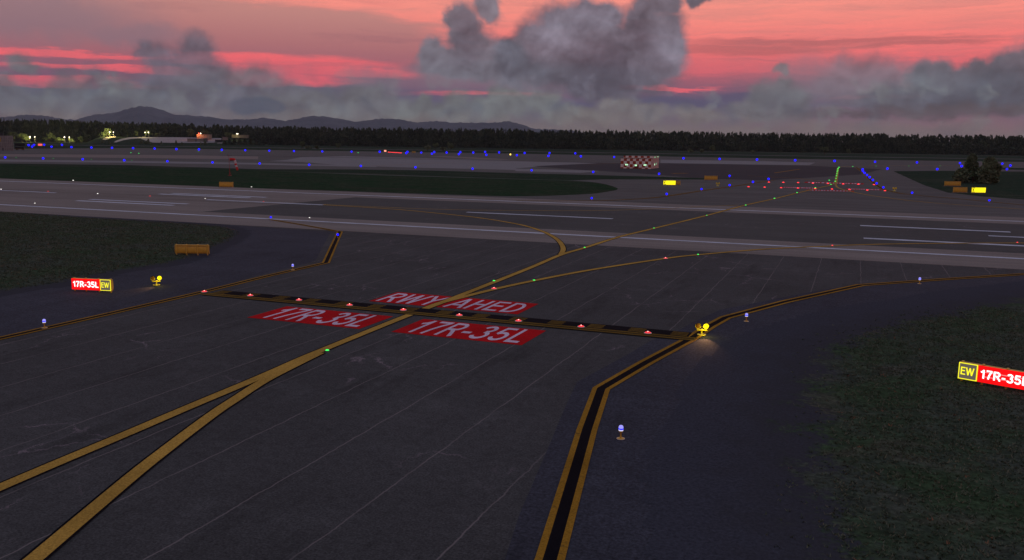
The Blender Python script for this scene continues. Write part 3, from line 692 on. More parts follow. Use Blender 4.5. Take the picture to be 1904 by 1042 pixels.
# ------------------------------------------------------------------ runway guard lights (twin yellow lamps)
def guard(u, v, rz, label, pool, watts):
    p = G(u, v); root = empty('guard_light', (p.x, p.y, 12.5*ZS), rz); tag(root, label, 'guard light', 'twin yellow guard lights')
    # local -Y faces the pilots
    mb = MB(); mb.lathe([(.001, .02), (.25, .02), (.28, .035), (.30, .02), (.30, 0), (.001, 0)], n=28); mb.build('base_plate', YW, root)
    mb = MB(); mb.lathe([(.20, .045), (.28, .05), (.30, .03)], n=28); mb.build('base_ring', YW, root)
    mb = MB(); mb.lathe([(.09, .03), (.055, .06), (.045, .28), (.08, .32)], n=14); mb.build('post', YW, root)
    mb = MB(); mb.box((0, 0, .35), (.72, .16, .09), 0, 0, .02); mb.box((0, -.02, .39), (.2, .2, .08), 0, 0, .02); mb.build('crossbar', YW, root)
    for sx, lit in ((-.27, False), (.27, True)):
        ZL = .63
        mb = MB(); mb.lathe([(.001, .28), (.11, .27), (.17, .19), (.20, .05), (.205, 0), (.17, -.01), (.165, .03)], (sx, -.02, ZL), 24, 0, (0, 1, 0)); h = mb.build('lamp_housing', YW, root)
        mb = MB(); mb.tube((sx, .05, ZL-.14), (sx, .05, .38), .04, .04, 8); mb.build('yoke', YW, h)
        mb = MB(); n = 14; vs = []
        for i in range(n+1):
            th = math.pi*(-.04 + 1.08*i/n)
            for rr, y in ((.186, -.02), (.20, -.05-.16*max(0, math.sin(th))), (.218, -.02)):
                vs.append((sx+rr*math.cos(th), y, ZL+rr*math.sin(th)))
        fs = [(3*i+a, 3*i+3+a, 3*i+4+a, 3*i+1+a) for i in range(n) for a in (0, 1)]
        mb.add(vs, fs, 0, True); mb.build('visor', DKM, h)
        mb = MB(); mb.lathe([(.001, .0), (.08, .004), (.13, .012), (.165, .03)], (sx, -.02, ZL), 24, 0, (0, 1, 0))
        mb.build('lens', glow('lit yellow lens', (1, .86, .005), 1.25, (.6, .5, .02), True) if lit else plain('dark amber lens', (.20, .085, .01), .3), h)
    # the lit lamp throws its beam on the ground and its glow on its own frame
    sp = bpy.data.lights.new('guard_beam', 'SPOT'); so = bpy.data.objects.new('guard_beam', sp); COL.objects.link(so)
    so.parent = root; so.location = (.27, -.3, .6)
    sp.energy = watts; sp.color = (1, .50, .22); sp.spot_size = R(54); sp.spot_blend = .9; sp.shadow_soft_size = .05
    q = G(*pool) - Vector((p.x, p.y, 0)); q = Matrix.Rotation(-rz, 3, 'Z') @ q
    d = Vector((q.x, q.y, 0)) - so.location
    so.rotation_euler = d.to_track_quat('-Z', 'Y').to_euler()
    pl = bpy.data.lights.new('guard_glow', 'POINT'); po = bpy.data.objects.new('guard_glow', pl); COL.objects.link(po)
    po.parent = root; po.location = (.15, -.42, .5); pl.energy = watts*.05; pl.color = (1, .85, .12); pl.shadow_soft_size = .06
rzc = math.atan2(RIGHT.y, RIGHT.x)     # heading that faces the camera
guard(1304.5, 624.5, rzc - .08, 'twin yellow guard light at the right end of the striped holding line', (1308, 638), 300)
guard(291, 531.5, rzc + .45, 'twin yellow guard light standing right of the left runway sign', (262, 539), 190)

# ------------------------------------------------------------------ signs
E_SR = glow('lit red sign face', (1, .004, .006), 1.05, (.4, .01, .01), True)
E_SW = glow('lit white letters', (1, .93, .93), 1.6)
E_SG = glow('lit grey sign face', (.105, .092, .072), 1.0, (.1, .09, .07))
E_SY = glow('lit yellow letters', (1, .93, .02), 1.15)
E_SYF = glow('lit yellow sign face', (1, .86, .01), 1.2, (.5, .4, .02))
def sign_box(root, w, h, d, z0):
    """curved-back housing with post caps and feet; face on local -Y"""
    mb = MB(); prof = []
    for i in range(11):
        th = -math.pi/2 + math.pi*i/10
        prof.append((d*.35 + d*.65*max(0, math.cos(th))**.7, z0 + h/2 + h/2*math.sin(th)))
    prof = [(0, z0)] + prof + [(0, z0+h)]
    n = len(prof)
    vs = [(x, y, z) for x in (0, w) for y, z in prof]
    fs = [(i, i+1, n+i+1, n+i) for i in range(n-1)] + [tuple(range(n-1, -1, -1)), tuple(range(n, 2*n)), (n-1, 0, n, 2*n-1)]
    mb.add(vs, fs); hb = mb.build('housing', YM, root)
    for k, x in enumerate((.04*w, .33*w, .66*w, .96*w)):
        mb = MB(); mb.box((x, d*.55, (z0+h+.05)/2), (.11, .09, z0+h+.05), 0, 0, .012)
        mb.box((x, d*1.02, z0+h*.5), (.10, .05, h*1.0), 0, 0, .01)
        mb.box((x, d*.5, z0+h+.03), (.12, d*.8, .06), 0, 0, .015)
        mb.build('leg', YP, root)
        mb = MB(); mb.box((x+.06, d*1.0, z0+h*.5), (.012, .02, h*.86)); mb.build('seam', DKM, root)
    mb = MB(); mb.box((w/2, d*.99, z0+h*.86), (w*.97, .03, .018)); mb.build('rail_gap', DKM, root)
    mb = MB(); mb.box((w/2, d*.55, z0+h-.03), (w*.99, d*.75, .08), 0, 0, .01); mb.build('top_rail', YM, root)
    return hb
def runway_sign(a, b, order, label):
    d = (b-a); w = 3.62; rz = math.atan2(d.y, d.x)
    root = empty('runway_sign', (a.x, a.y, 6*ZS), rz); tag(root, label, 'runway sign', 'lit runway signs')
    h, z0, dd = .93, .17, .3
    sign_box(root, w, h, dd, z0)
    we = .96; wr = w - we - .06
    xr, xe = (.0, wr + .02) if order == 'red' else (we + .03, .0)
    mb = MB(); mb.box((xr+wr/2, -.015, z0+h/2), (wr, .03, h)); f = mb.build('red_panel', E_SR, root)
    t = text_mesh('lettering', '17R-35L', wr*.90, h*.56, E_SW, f, .17, .09)
    t.location = (xr+wr*.05, -.036, z0+h*.22); t.rotation_euler = (R(90), 0, 0)
    # pale glowing strips on the red face imitate tubes shining through it
    mb = MB()
    for zz in (.36, .64): mb.box((xr+wr*.5, -.0325, z0+h*zz), (wr*.82, .003, .035))
    mb.build('tube_streak', glow('pale streak glow on red face', (1, .35, .36), 1.0), f)
    mb = MB(); mb.box((xe+we/2, -.012, z0+h/2), (we-.02, .024, h-.02)); f = mb.build('grey_panel', E_SG, root)
    mb = MB(); bw = .045
    mb.box((xe+we/2, -.02, z0+h-bw/2), (we, .04, bw)); mb.box((xe+we/2, -.02, z0+bw/2), (we, .04, bw))
    mb.box((xe+bw/2, -.02, z0+h/2), (bw, .04, h-2*bw)); mb.box((xe+we-bw/2, -.02, z0+h/2), (bw, .04, h-2*bw)); mb.build('border', E_SY, f)
    t = text_mesh('lettering', 'EW', we*.72, h*.48, E_SY, f, .15, .06)
    t.location = (xe+we*.12, -.032, z0+h*.27); t.rotation_euler = (R(90), 0, 0)
aL, bL = G(134.5, 542.3), G(209.5, 545.6)
runway_sign(aL, bL, 'red', 'lit red 17R-35L sign with EW panel on its right, left shoulder')
aR, bR = G(1780.5, 709.5), G(1875, 726.5)
runway_sign(aR, bR, 'ew', 'lit red 17R-35L sign with EW panel on its left, cut by right edge')

def back_sign(u, v, w, h, label, rz=None, face=None, base=True, cat='taxiway sign'):
    p = G(u, v); rz = rzc if rz is None else rz
    ang = rz + (0 if face else math.pi)
    root = empty('taxiway_sign', (p.x, p.y, 6*ZS), ang); tag(root, label, cat, 'lit yellow taxiway signs' if face else 'unlit yellow taxiway signs seen from behind')
    z0 = .16
    if not face: root.location = Vector((p.x, p.y, 6*ZS)) + Vector((math.cos(rz), math.sin(rz), 0))*w
    hb = sign_box(root, w, h, .34, z0)
    if face:
        mb = MB(); mb.box((w/2, -.015, z0+h/2), (w, .03, h)); f = mb.build('yellow_panel', E_SYF, root)
        mb = MB(); mb.box((w*.12, -.034, z0+h*.9), (w*.2, .01, h*.12)); mb.box((w*.12, -.034, z0+h*.1), (w*.2, .01, h*.12)); mb.box((w*.1, -.034, z0+h*.5), (w*.07, .01, h*.4)); mb.build('dark_marks', plain('sign black', (.02, .02, .01), .5), f)
    if base:
        mb = MB(); mb.box((w/2, .17, .03), (w*1.1, .9, .08), 0, 0, .015); mb.build('base_slab', CB, root)
back_sign(327.5, 474.2, 3.72, .98, 'yellow sign back on four legs at the left grass tip', base=False)
back_sign(408.5, 348.6, 3.6, 1.2, 'small yellow sign back below the windsock')
back_sign(1309.5, 335.3, 4.6, 1.35, 'yellow sign back alone on pavement right of the checkered hut')
back_sign(1755.5, 346.2, 5.3, 1.35, 'upper of the two yellow sign backs before the right trees')
back_sign(1771.5, 358.5, 3.9, 1.35, 'lower of the two yellow sign backs before the right trees')
back_sign(1252.5, 344.6, 2.0, 1.15, 'short yellow sign back behind the lit sign below the hut')
back_sign(1233.5, 344.8, 3.7, 1.25, 'lit yellow sign on the pavement below the checkered hut', face=True)
back_sign(1806.5, 359.2, 3.9, 1.35, 'lit yellow sign on the grass in front of the right trees', face=True)
def tiny_sign(u0, u1, v, h, em, label, dark=None):
    a = G(u0, v); b = G(u1, v); w = (b-a).length
    root = empty('taxiway_sign', (a.x, a.y, 0), rzc); tag(root, label, 'taxiway sign', 'tiny far signs')
    mb = MB(); mb.box((w/2, .3, .4+h/2), (w*1.04, .5, h*1.05), 0, 0, .05); mb.build('housing', YM, root)
    mb = MB(); mb.box((w*.45, 0.02, .4+h/2), (w*.8, .05, h)); mb.build('face', em, root)
    for x in (.1, .9):
        mb = MB(); mb.box((w*x, .3, .2), (.2, .2, .5)); mb.build('leg', YM, root)
EF = glow('far sign glow', (1, .35, .25), 1.4); EFR = glow('far red sign glow', (1, .12, .12), 1.1)
tiny_sign(70.5, 79, 271.9, 2.2, EFR, 'tiny red lit sign among the blue lights at far left')
tiny_sign(714, 718, 283.2, 1.6, EF, 'tiny pinkish lit sign left of the dense red bar')
tiny_sign(766, 771, 285.2, 1.5, plain('dull yellow', (.4, .25, .05)), 'tiny unlit sign right of the dense red bar')

# small yellow ground reflectors / guard lights far off
for u, v, lab in ((1334.5, 346.3, 'tiny yellow guard lamp left of the far stop bars'), (1663, 355.6, 'tiny yellow guard lamp right of the far stop bars')):
    p = G(u, v); root = empty('guard_light', (p.x, p.y, 5*ZS), rzc); tag(root, lab, 'guard light', 'tiny far guard lights')
    mb = MB(); mb.lathe([(.5, 0), (.45, .08), (.001, .1)], n=12); mb.tube((0, 0, .05), (0, 0, .6), .09); mb.build('post', YW, root)
    mb = MB(); mb.box((0, 0, .62), (1.2, .2, .14))
    for sx in (-.35, .35): mb.tube((sx, -.15, .85), (sx, .2, .85), .24, .2, 12)
    mb.build('lamp_housing', YW, root)

# ------------------------------------------------------------------ windsock
def windsock():
    p = G(427.3, 327.3); root = empty('windsock', (p.x, p.y, 0), rzc); tag(root, 'red and white windsock hanging limp from a thin red mast', 'windsock')
    RM = plain('red mast paint', (.30, .02, .03), .5)
    k = 13/(327.3-hor(427))                   # metres per photo pixel there
    Hm = 39.5*k
    mb = MB(); mb.tube((0, 0, 0), (0, 0, Hm*.45), .10, .07); mb.tube((0, 0, Hm*.45), (-.15, 0, Hm), .07, .05); mb.build('mast', RM, root)
    mb = MB()
    for a in range(3):
        th = a*2*math.pi/3+.3
        mb.tube((.55*math.cos(th), .55*math.sin(th), 0), (.1*math.cos(th), .1*math.sin(th), 1.2), .05)
    mb.box((0, 0, .05), (1.1, 1.1, .1)); mb.build('tripod_base', RM, root)
    mb = MB(); mb.tube((-.45, 0, Hm-.25), (.8, 0, Hm-.3), .035); mb.tube((.8, 0, Hm-.3), (.8, 0, Hm-.1), .06); mb.tube((-.45, 0, Hm-.25), (-.45, 0, Hm), .06); mb.build('lamp_bar', DKM, root)
    # sock: stiff first section, then limp
    P = [(1.5, 30.8), (5.2, 30.8), (9.0, 30.8), (10.5, 29), (10.8, 26.8), (11.6, 23.2), (12.4, 19.8), (13.3, 16.8), (14.2, 13.7), (15.0, 10.6)]
    P = [Vector((x*k, 0, z*k)) for x, z in P]
    rad = [2.6, 2.5, 2.4, 2.35, 2.3, 2.2, 2.1, 2.05, 2.0, 1.9]
    n = 14; cols = [0, 0, 0, 1, 1, 0, 0, 1, 0]
    vs = []
    for i, q in enumerate(P):
        dr = (P[min(i+1, len(P)-1)]-P[max(0, i-1)]).normalized(); a = Vector((0, 1, 0)); b = dr.cross(a)
        for j in range(n):
            th = 2*math.pi*j/n; vs.append(q + (a*math.cos(th)*.85+b*math.sin(th))*rad[i]*k)
    seq = [(0, 3, RS), (3, 5, WS), (5, 6, RS), (6, 7, WS), (7, 9, RS)]
    for s0, s1, mt in seq:
        mb = MB(); mb.add(vs[s0*n:(s1+1)*n], [(i*n+j, i*n+(j+1) % n, (i+1)*n+(j+1) % n, (i+1)*n+j) for i in range(s1-s0) for j in range(n)], 0, True)
        o = mb.build('sock_band', mt, root)
        o['label'] = ('red' if mt is RS else 'white') + ' band of the sock'
windsock()

# ------------------------------------------------------------------ checkered hut
def checker_mat():
    mt, t, b = new_mat('red and white checks')
    p = t.node('ShaderNodeTexCoord').outputs['Object']
    x, y, z = t.sep(p)
    q = 1.53
    fx = t.m('FLOOR', t.m('DIVIDE', t.m('ADD', x, 200*q + .01), q)); fy = t.m('FLOOR', t.m('DIVIDE', t.m('ADD', y, 200*q + .01), q)); fz = t.m('FLOOR', t.m('DIVIDE', t.m('ADD', z, 10*q+.95), q))
    s = t.m('MODULO', t.m('ADD', t.m('ADD', fx, fy), fz), 2)
    n = t.noise(p, 1.2, 4, .7)
    c = t.mix(s, (.34, .05, .02), (.80, .70, .66))
    t.put(b.inputs['Base Color'], t.v('SCALE', c, t.ramp(n, .25, .75, .8, 1.15, False)))
    b.inputs['Roughness'].default_value = .7
    return mt
def hut():
    CK = checker_mat()
    root = empty('checkered_hut', (-109.8, 430.2, 5*ZS), R(2)); tag(root, 'red and white checkered equipment hut with small lit windows', 'hut')
    w, d = 15.3, 21.0
    mb = MB(); mb.box((w/2, 2.0, 4.85/2), (w, 4.0, 4.85)); mb.build('front_block', CK, root)
    mb = MB(); mb.box((w/2+.3, 4.0+d/2-2, 6.15/2), (w-.5, d-4, 6.15)); mb.build('rear_block', CK, root)
    rf = plain('hut roof', (.05, .05, .05), .9)
    mb = MB(); mb.box((w/2, 1.98, 4.9), (w+.16, 4.1, .12)); mb.build('roof_edge', rf, root)
    mb = MB(); mb.box((w/2+.3, 4.0+d/2-2, 6.19), (w-.56, d-4.06, .1)); mb.build('roof', rf, root)
    EWN = glow('green white window glow', (.55, 1, .62), 1.3); EWD = glow('dim window glow', (.4, .8, .45), .55)
    def win(x, y, z, sx, sy, sz, em):
        mb = MB(); mb.box((x, y, z), (sx+.14 if sx > .2 else sx, sy+.14 if sy > .2 else sy, sz+.14)); f = mb.build('window', DKM, root)
        mb = MB()
        for k in (-1, 1):
            if sx > .2: mb.box((x+k*sx*.26, y-.03, z), (sx*.44, .06, sz))
            else: mb.box((x+.03, y+k*sy*.26, z), (.06, sy*.44, sz))
        mb.build('pane', em, f)
    win(2.95, 0, 1.85, 1.35, .06, .62, EWN); win(7.65, 0, 1.6, 1.1, .06, .75, EWN); win(12.25, 0, 1.85, 1.4, .06, .68, EWN)
    win(15.36, 9, 2.0, .06, 1.6, .9, EWN); win(15.36, 14, 2.3, .06, 1.6, .9, EWD)
    win(15.36, 9.0, 5.6, .06, 4.5, .5, EWD); win(15.36, 17, 5.7, .06, 4.5, .5, EWD)
    mb = MB(); mb.box((8.0, -.03, .62), (2.2, .06, 1.24)); dr = mb.build('door', plain('dark red door', (.16, .015, .01), .6), root)
    mb = MB(); mb.tube((8.8, -.1, .6), (8.8, -.1, .8), .05); mb.build('handle', GM, dr)
hut()

# ------------------------------------------------------------------ far left block and trailer, buildings
def block():
    p = G(25.5, 280.3); root = empty('windowed_block', (p.x, p.y, 0), rzc+.5); tag(root, 'tall pale block with rows of tiny square holes at the left edge', 'building')
    mt, t, b = new_mat('dotted pale cladding')
    q = t.node('ShaderNodeTexCoord').outputs['Object']; x, y, z = t.sep(q)
    fx = t.m('ABSOLUTE', t.m('SUBTRACT', t.m('FRACT', t.m('DIVIDE', t.m('ADD', x, t.m('ADD', y, 50)), 1.25)), .5))
    fz = t.m('ABSOLUTE', t.m('SUBTRACT', t.m('FRACT', t.m('DIVIDE', z, 1.25)), .5))
    s = t.m('MULTIPLY', t.ramp(fx, .2, .15), t.ramp(fz, .2, .15))
    t.put(b.inputs['Base Color'], t.mix(s, t.v('SCALE', (.22, .21, .205), t.ramp(t.noise(q, .4, 3), .3, .7, .85, 1.15)), (.02, .02, .025)))
    b.inputs['Roughness'].default_value = .8
    mb = MB(); mb.box((-6.4/2, 6, 5.8), (6.4, 12, 11.6)); mb.build('wing', mt, root)
    mb = MB(); mb.box((-6.4-7, 7, 5.75), (14, 15, 11.5)); mb.build('main_wall', mt, root)
    mb = MB(); mb.box((-13, 7, 12.5), (13, 10, 1.9)); mb.build('roof_plant', plain('dark roof plant', (.03, .03, .035)), root)
    YS = plain('yellow board', (.35, .24, .02)); mb = MB(); mb.box((-10.2, -.6, 8.7), (3.6, .12, 3.4)); f = mb.build('warning_board', YS, root)
    mb = MB(); mb.box((-9.8, -.68, 8.7), (.35, .05, 2.0), 0); mb.box((-9.8, -.685, 8.7), (1.6, .05, .4)); mb.build('symbol', DKM, f)
    mb = MB(); mb.box((-7.4, -.55, 1.1), (1.2, .1, 2.2)); mb.build('door', plain('grey door', (.08, .08, .09)), root)
    # dark trailer parked beside
    p2 = G(28, 279.3); root = empty('parked_trailer', (p2.x, p2.y, 0), rzc+.45); tag(root, 'black box trailer on a yellow chassis beside the pale block', 'trailer')
    mb = MB(); mb.box((3.7, 2, 4.4), (7.6, 3, 2.4), 0, 0, .08); mb.build('upper_box', DKM, root)
    mb = MB(); mb.box((3.3, 2, 1.75), (6.6, 2.8, 1.5), 0, 0, .08); mb.build('lower_box', DKM, root)
    mb = MB(); mb.box((3.4, 2, .82), (7.0, 2.4, .35), 0, 0, .04); mb.build('chassis', plain('yellow chassis', (.35, .23, .03)), root)
    mb = MB()
    for x in (.3, 3.2, 6.2): mb.box((x, 2, 3.0), (.3, 2.6, 1.0))
    mb.build('frame', DKM, root)
    for x in (.9, 1.9, 5.2, 6.2):
        mb = MB(); mb.tube((x, .9, .42), (x, 3.1, .42), .42, .42, 14); mb.build('wheel', DKM, root)
block()

# raised ground before the forest at left, with pale yards on it
SL_D0, SL_D1, SL_Z = 1330.0, 1430.0, 10.6
def SLP(u, v, lift=0.0):
    d = ray(u, v); k = SL_Z/(SL_D1-SL_D0)
    # point H + s*dz = k*(s*dF - D0) + lift
    s = (k*(-SL_D0) + lift - H)/(d.z - k*d.dot(FWD))
    return Vector((d.x*s, d.y*s, H + d.z*s))
mb = MB(); us = list(range(150, 520, 10)); vs = []
for u in us:
    e = min(1, max(0, (u-155)/35)) * min(1, max(0, (510-u)/60)); e = e*e*(3-2*e)
    for fr in (0, .33, .66, 1, 1.4):
        dd = SL_D0 + (SL_D1-SL_D0)*fr; q = AT(u, 262, dd); vs.append((q.x, q.y, min(1, fr)*SL_Z*e))
n = 5; mb.add(vs, [(i*n+j, (i+1)*n+j, (i+1)*n+j+1, i*n+j+1) for i in range(len(us)-1) for j in range(n-1)], 0, True); up(mb)
mb.build('embankment', GL, kind='structure')
PY = plain('pale yard', (.26, .22, .24), .9, .15, .05); PYL = plain('sandy path', (.30, .22, .16), .9, .15, .05)
def slope_poly(name, pts, mt):
    mb = MB(); vs = [SLP(u, v, .25) for u, v in pts]
    from mathutils.geometry import tessellate_polygon
    mb.add(vs, [tuple(t) for t in tessellate_polygon([vs])]); up(mb); return mb.build(name, mt, kind='structure')
slope_poly('road', [(211, 264.8), (218, 261), (226, 258.3), (240, 255.8), (262, 255.2), (262, 257.6), (244, 258.6), (230, 261), (216, 265.2)], PY)
slope_poly('yard', [(262.5, 255.2), (300, 255.4), (350, 255.8), (412, 257.4), (410, 262), (398, 265.6), (352, 266), (284, 265.6), (272, 262), (262, 258.5)], PY)
slope_poly('path', [(189, 259), (198, 255.5), (216, 253.8), (217, 255), (205, 257.4), (195, 261)], PYL)
slope_poly('yard', [(404, 265.8), (414, 265.6), (414, 266.8), (404, 266.8)], PY)
def bldg(u0, u1, v0, v1, dep, wallc, roofc, label, dist=1400, extra=None):
    a = AT(u0, v1, dist); b = AT(u1, v1, dist); w = (b-a).length; h = (v1-v0)/FPX*dist
    root = empty('airport_building', (a.x, a.y, a.z-.6), rzc+.3); tag(root, label, 'building')
    mb = MB(); mb.box((w/2, dep/2, h/2+.3), (w, dep, h+.6)); mb.build('wall', plain('wall %s' % (wallc,), wallc, .8, .12, .2), root)
    mb = MB(); mb.box((w/2, dep/2, h+.6+.25), (w+.8, dep+.8, .5)); mb.build('roof', plain('roof %s' % (roofc,), roofc, .7), root)
    for k in range(extra or 0):
        mb = MB(); mb.box((w*(k+.5)/extra, -.06, h*.5), (w/extra*.08, .12, h*.9)); mb.build('pilaster', plain('dark strip', (.1, .095, .09)), root)
bldg(366.2, 392, 250.5, 257.6, 22, (.20, .19, .17), (.13, .12, .12), 'pale grey flat roofed hall under the red beacon', 1400, 5)
bldg(348.5, 378.5, 258.5, 265.6, 16, (.21, .185, .16), (.22, .22, .26), 'low beige shed in front of the grey hall', 1370, 1)
bldg(378.5, 385.5, 258, 265.6, 16, (.10, .09, .10), (.2, .2, .22), 'narrow dark annex at the right end of the beige shed', 1372)
bldg(413.5, 422.8, 255.6, 260.2, 9, (.22, .18, .16), (.2, .18, .18), 'tiny sandy box building left of the dark trees', 1390)
bldg(431, 461, 251.8, 256, 12, (.15, .13, .11), (.25, .22, .2), 'long low roofed building half hidden by dark trees', 1410)
bldg(400, 413, 260.6, 265.8, 10, (.03, .03, .04), (.05, .05, .07), 'dark low building right of the annex', 1375)

def lamppost(u, v, dist, col, em, watts, label, r=.62, base=0.0):
    q = AT(u, v, dist); root = empty('lamp_post', (q.x, q.y, base)); tag(root, label, 'lamp post')
    h = q.z - base
    mb = MB(); mb.tube((0, 0, 0), (0, 0, h), .16, .09, 8); mb.build('post', GM, root)
    mb = MB(); mb.ball((0, 0, h+.1), r, 12); mb.build('lamp_head', em, root)
    if watts:
        l = bpy.data.lights.new('lamp', 'POINT'); lo = bpy.data.objects.new('lamp', l); COL.objects.link(lo); lo.parent = root
        lo.location = (0, -2.5, h+.2); l.energy = watts; l.color = col; l.shadow_soft_size = .7
WG = glow('warm street lamp', (1, .86, .62), 6)
WARM = (1, .86, .30)
lp = [(55.6, 255, 1425, 'left lamp of the leftmost lit pair before the forest'), (64.8, 255, 1425, 'right lamp of the leftmost lit pair before the forest'),
      (120, 255.6, 1430, 'left lamp of the second lit pair before the forest'), (128.8, 255.6, 1430, 'right lamp of the second lit pair before the forest'),
      (204, 246.2, 1432, 'left lamp of the high pair above the sandy path'), (210.8, 246.4, 1432, 'right lamp of the high pair above the sandy path'),
      (269.8, 246.6, 1436, 'left lamp of the high pair above the pale yard'), (275.9, 246.6, 1436, 'right lamp of the high pair above the pale yard'),
      (440.2, 249.4, 1404, 'left lamp over the building half hidden by trees'), (442.4, 249.4, 1404, 'right lamp over the building half hidden by trees')]
for i, (u, v, d, lab) in enumerate(lp):
    lamppost(u, v, d, WARM, WG, 30000 if i in (0, 2, 4) else 10000 if i in (6,) else 3000 if i == 8 else 12000 if i in (1, 3, 5) else 0, lab, .8 if i in (4, 0, 2, 7) else .62, 0 if i < 4 else 6)
lamppost(369.7, 248.6, 1398, (1, .2, .05), glow('red beacon glow', (1, .05, .04), 5), 9000, 'red beacon at the left corner of the grey hall', .8, 8)
lamppost(373, 248.6, 1398, WARM, WG, 500, 'white lamp beside the red beacon on the grey hall', .7, 8)

# ------------------------------------------------------------------ trees
def leafmat(name, c1, c2, tr=.0):
    mt, t, b = new_mat(name)
    g = t.node('ShaderNodeNewGeometry')
    n = t.noise(g.outputs['Position'], .09, 3, .6)
    w_ = tr or .5
    f = t.m('ADD', t.m('MULTIPLY', g.outputs['Random Per Island'], 1-w_), t.m('MULTIPLY', n, w_))
    t.put(b.inputs['Base Color'], t.mix(t.ramp(f, .2 if not tr else .36, .8 if not tr else .68), c1, c2))
    b.inputs['Roughness'].default_value = .9; b.inputs['Specular IOR Level'].default_value = .05
    return mt
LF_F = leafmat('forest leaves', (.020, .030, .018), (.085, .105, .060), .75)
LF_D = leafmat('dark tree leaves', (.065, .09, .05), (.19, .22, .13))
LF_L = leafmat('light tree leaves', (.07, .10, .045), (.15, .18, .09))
BARK = plain('bark', (.07, .05, .035), .95, .3, 4)
BARKO = plain('orange bark', (.14, .07, .03), .95, .3, 4)
def crown_pts(kind, w, h, n, seed):
    """leaf cluster centres for a crown of width w and height h (base at 0)"""
    r = np.random.default_rng(seed)
    if kind == 'cone':
        z = r.random(n)**1.25; rad = (1-z)**.8*(.55+.45*r.random(n)) * (1+.25*np.sin(z*26+seed))
        th = r.random(n)*2*np.pi
        return np.c_[np.cos(th)*rad*w/2, np.sin(th)*rad*w/2, (z*.94+.05)*h]
    if kind == 'oval':
        z = r.beta(1.15, 1.0, n); prof = np.sin(np.pi*np.clip(z*.82+.16, 0, 1))**.55 * (1-.12*z)
        th = r.random(n)*2*np.pi; lob = 1+.18*np.sin(th*3+z*9+seed)+.12*np.sin(z*23+th*2)
        rad = prof*lob*(.35+.65*r.random(n)**.5)
        return np.c_[np.cos(th)*rad*w/2, np.sin(th)*rad*w/2, z*h]
    k = max(5, int(n/38)); cc = r.normal(size=(k, 3)); cc /= np.linalg.norm(cc, axis=1)[:, None]; cc *= (.35+.45*r.random((k, 1)))
    cc[:, 2] = cc[:, 2]*.9
    rr = .26+.20*r.random(k)
    idx = r.integers(0, k, n); q = r.normal(size=(n, 3)); q /= np.linalg.norm(q, axis=1)[:, None]; q *= (r.random((n, 1))**.45)
    P = cc[idx] + q*rr[idx][:, None]
    z = (P[:, 2]+1.15)/2.3
    return np.c_[P[:, 0]*w/2, P[:, 1]*w/2, z*h]
def leaf_quads(P, size, r):
    n = len(P)
    a = r.normal(size=(n, 3)); a /= np.linalg.norm(a, axis=1)[:, None]
    b = np.cross(a, r.normal(size=(n, 3))); b /= np.linalg.norm(b, axis=1)[:, None]
    s = (size*(.55+.9*r.random(n)))[:, None]
    a *= s; b *= s*.65
    V = np.stack([P-a, P-b*.9, P+a, P+b], 1).reshape(-1, 3)
    return V
def quads_mesh(name, V, mat, parent=None):
    n = len(V)//4
    me = bpy.data.meshes.new(name); me.vertices.add(len(V)); me.vertices.foreach_set('co', V.astype(np.float32).ravel())
    me.loops.add(4*n); me.loops.foreach_set('vertex_index', np.arange(4*n, dtype=np.int32))
    me.polygons.add(n); me.polygons.foreach_set('loop_start', np.arange(n, dtype=np.int32)*4); me.polygons.foreach_set('loop_total', np.full(n, 4, dtype=np.int32))
    me.materials.append(mat); me.update(calc_edges=True); me.validate()
    o = bpy.data.objects.new(name, me); COL.objects.link(o)
    if parent: o.parent = parent
    return o
def tree(u, v, wpx, hpx, kind, mat, label, n=500, leaf=.35, trunk=.12, dist=None, z=None, name='tree', group=None, bark=None, seed=None):
    if dist: p = AT(u, v, dist); p.z = p.z if z is None else z; k = dist/FPX
    else: p = G(u, v); k = H/(v-hor(u)); p.z = 0
    w, h = wpx*k, hpx*k; seed = seed or int(u*7+v*3)
    r = np.random.default_rng(seed)
    root = empty(name, p); tag(root, label, 'tree', group)
    ht = h*trunk
    mb = MB(); mb.tube((0, 0, -.3), (0, 0, ht), max(.05, w*.045), max(.04, w*.03), 8); mb.tube((0, 0, ht), (w*.02, 0, h*.8), w*.03, .02, 7)
    for a in range(5):
        th = a*1.26+seed; z0 = ht+(h-ht)*(.1+.12*a); mb.tube((0, 0, z0), (math.cos(th)*w*.33, math.sin(th)*w*.33, z0+h*.15), w*.015, .01, 5)
    mb.build('trunk', bark or BARK, root)
    P = crown_pts(kind, w, h-ht, n, seed); P[:, 2] += ht
    quads_mesh('crown', leaf_quads(P, leaf, r), mat, root)
    return root
tree(1804, 340, 24, 53, 'oval', LF_D, 'tall dark oval tree, left of the right hand group', 4200, .42, .06, seed=5)
tree(1838, 342.5, 36, 49, 'oval', LF_D, 'widest tree of the group at right, broad dark crown', 6500, .45, .05, seed=9)
tree(1787, 340.5, 30, 27, 'oval', LF_D, 'low dark bush at the left foot of the right group', 2200, .4, .05, seed=3)
tree(1808.5, 340.5, 25, 25, 'round', LF_L, 'small pale green tree with orange trunk before the right group', 700, .3, .3, bark=BARKO, seed=4)
tree(1822, 341, 20, 30, 'oval', LF_D, 'dark middle bush filling the gap in the right group', 1800, .4, .05, seed=6)
tree(1848, 343, 20, 22, 'round', LF_D, 'low dark bush at the right foot of the broad tree', 800, .35, .05, seed=8)
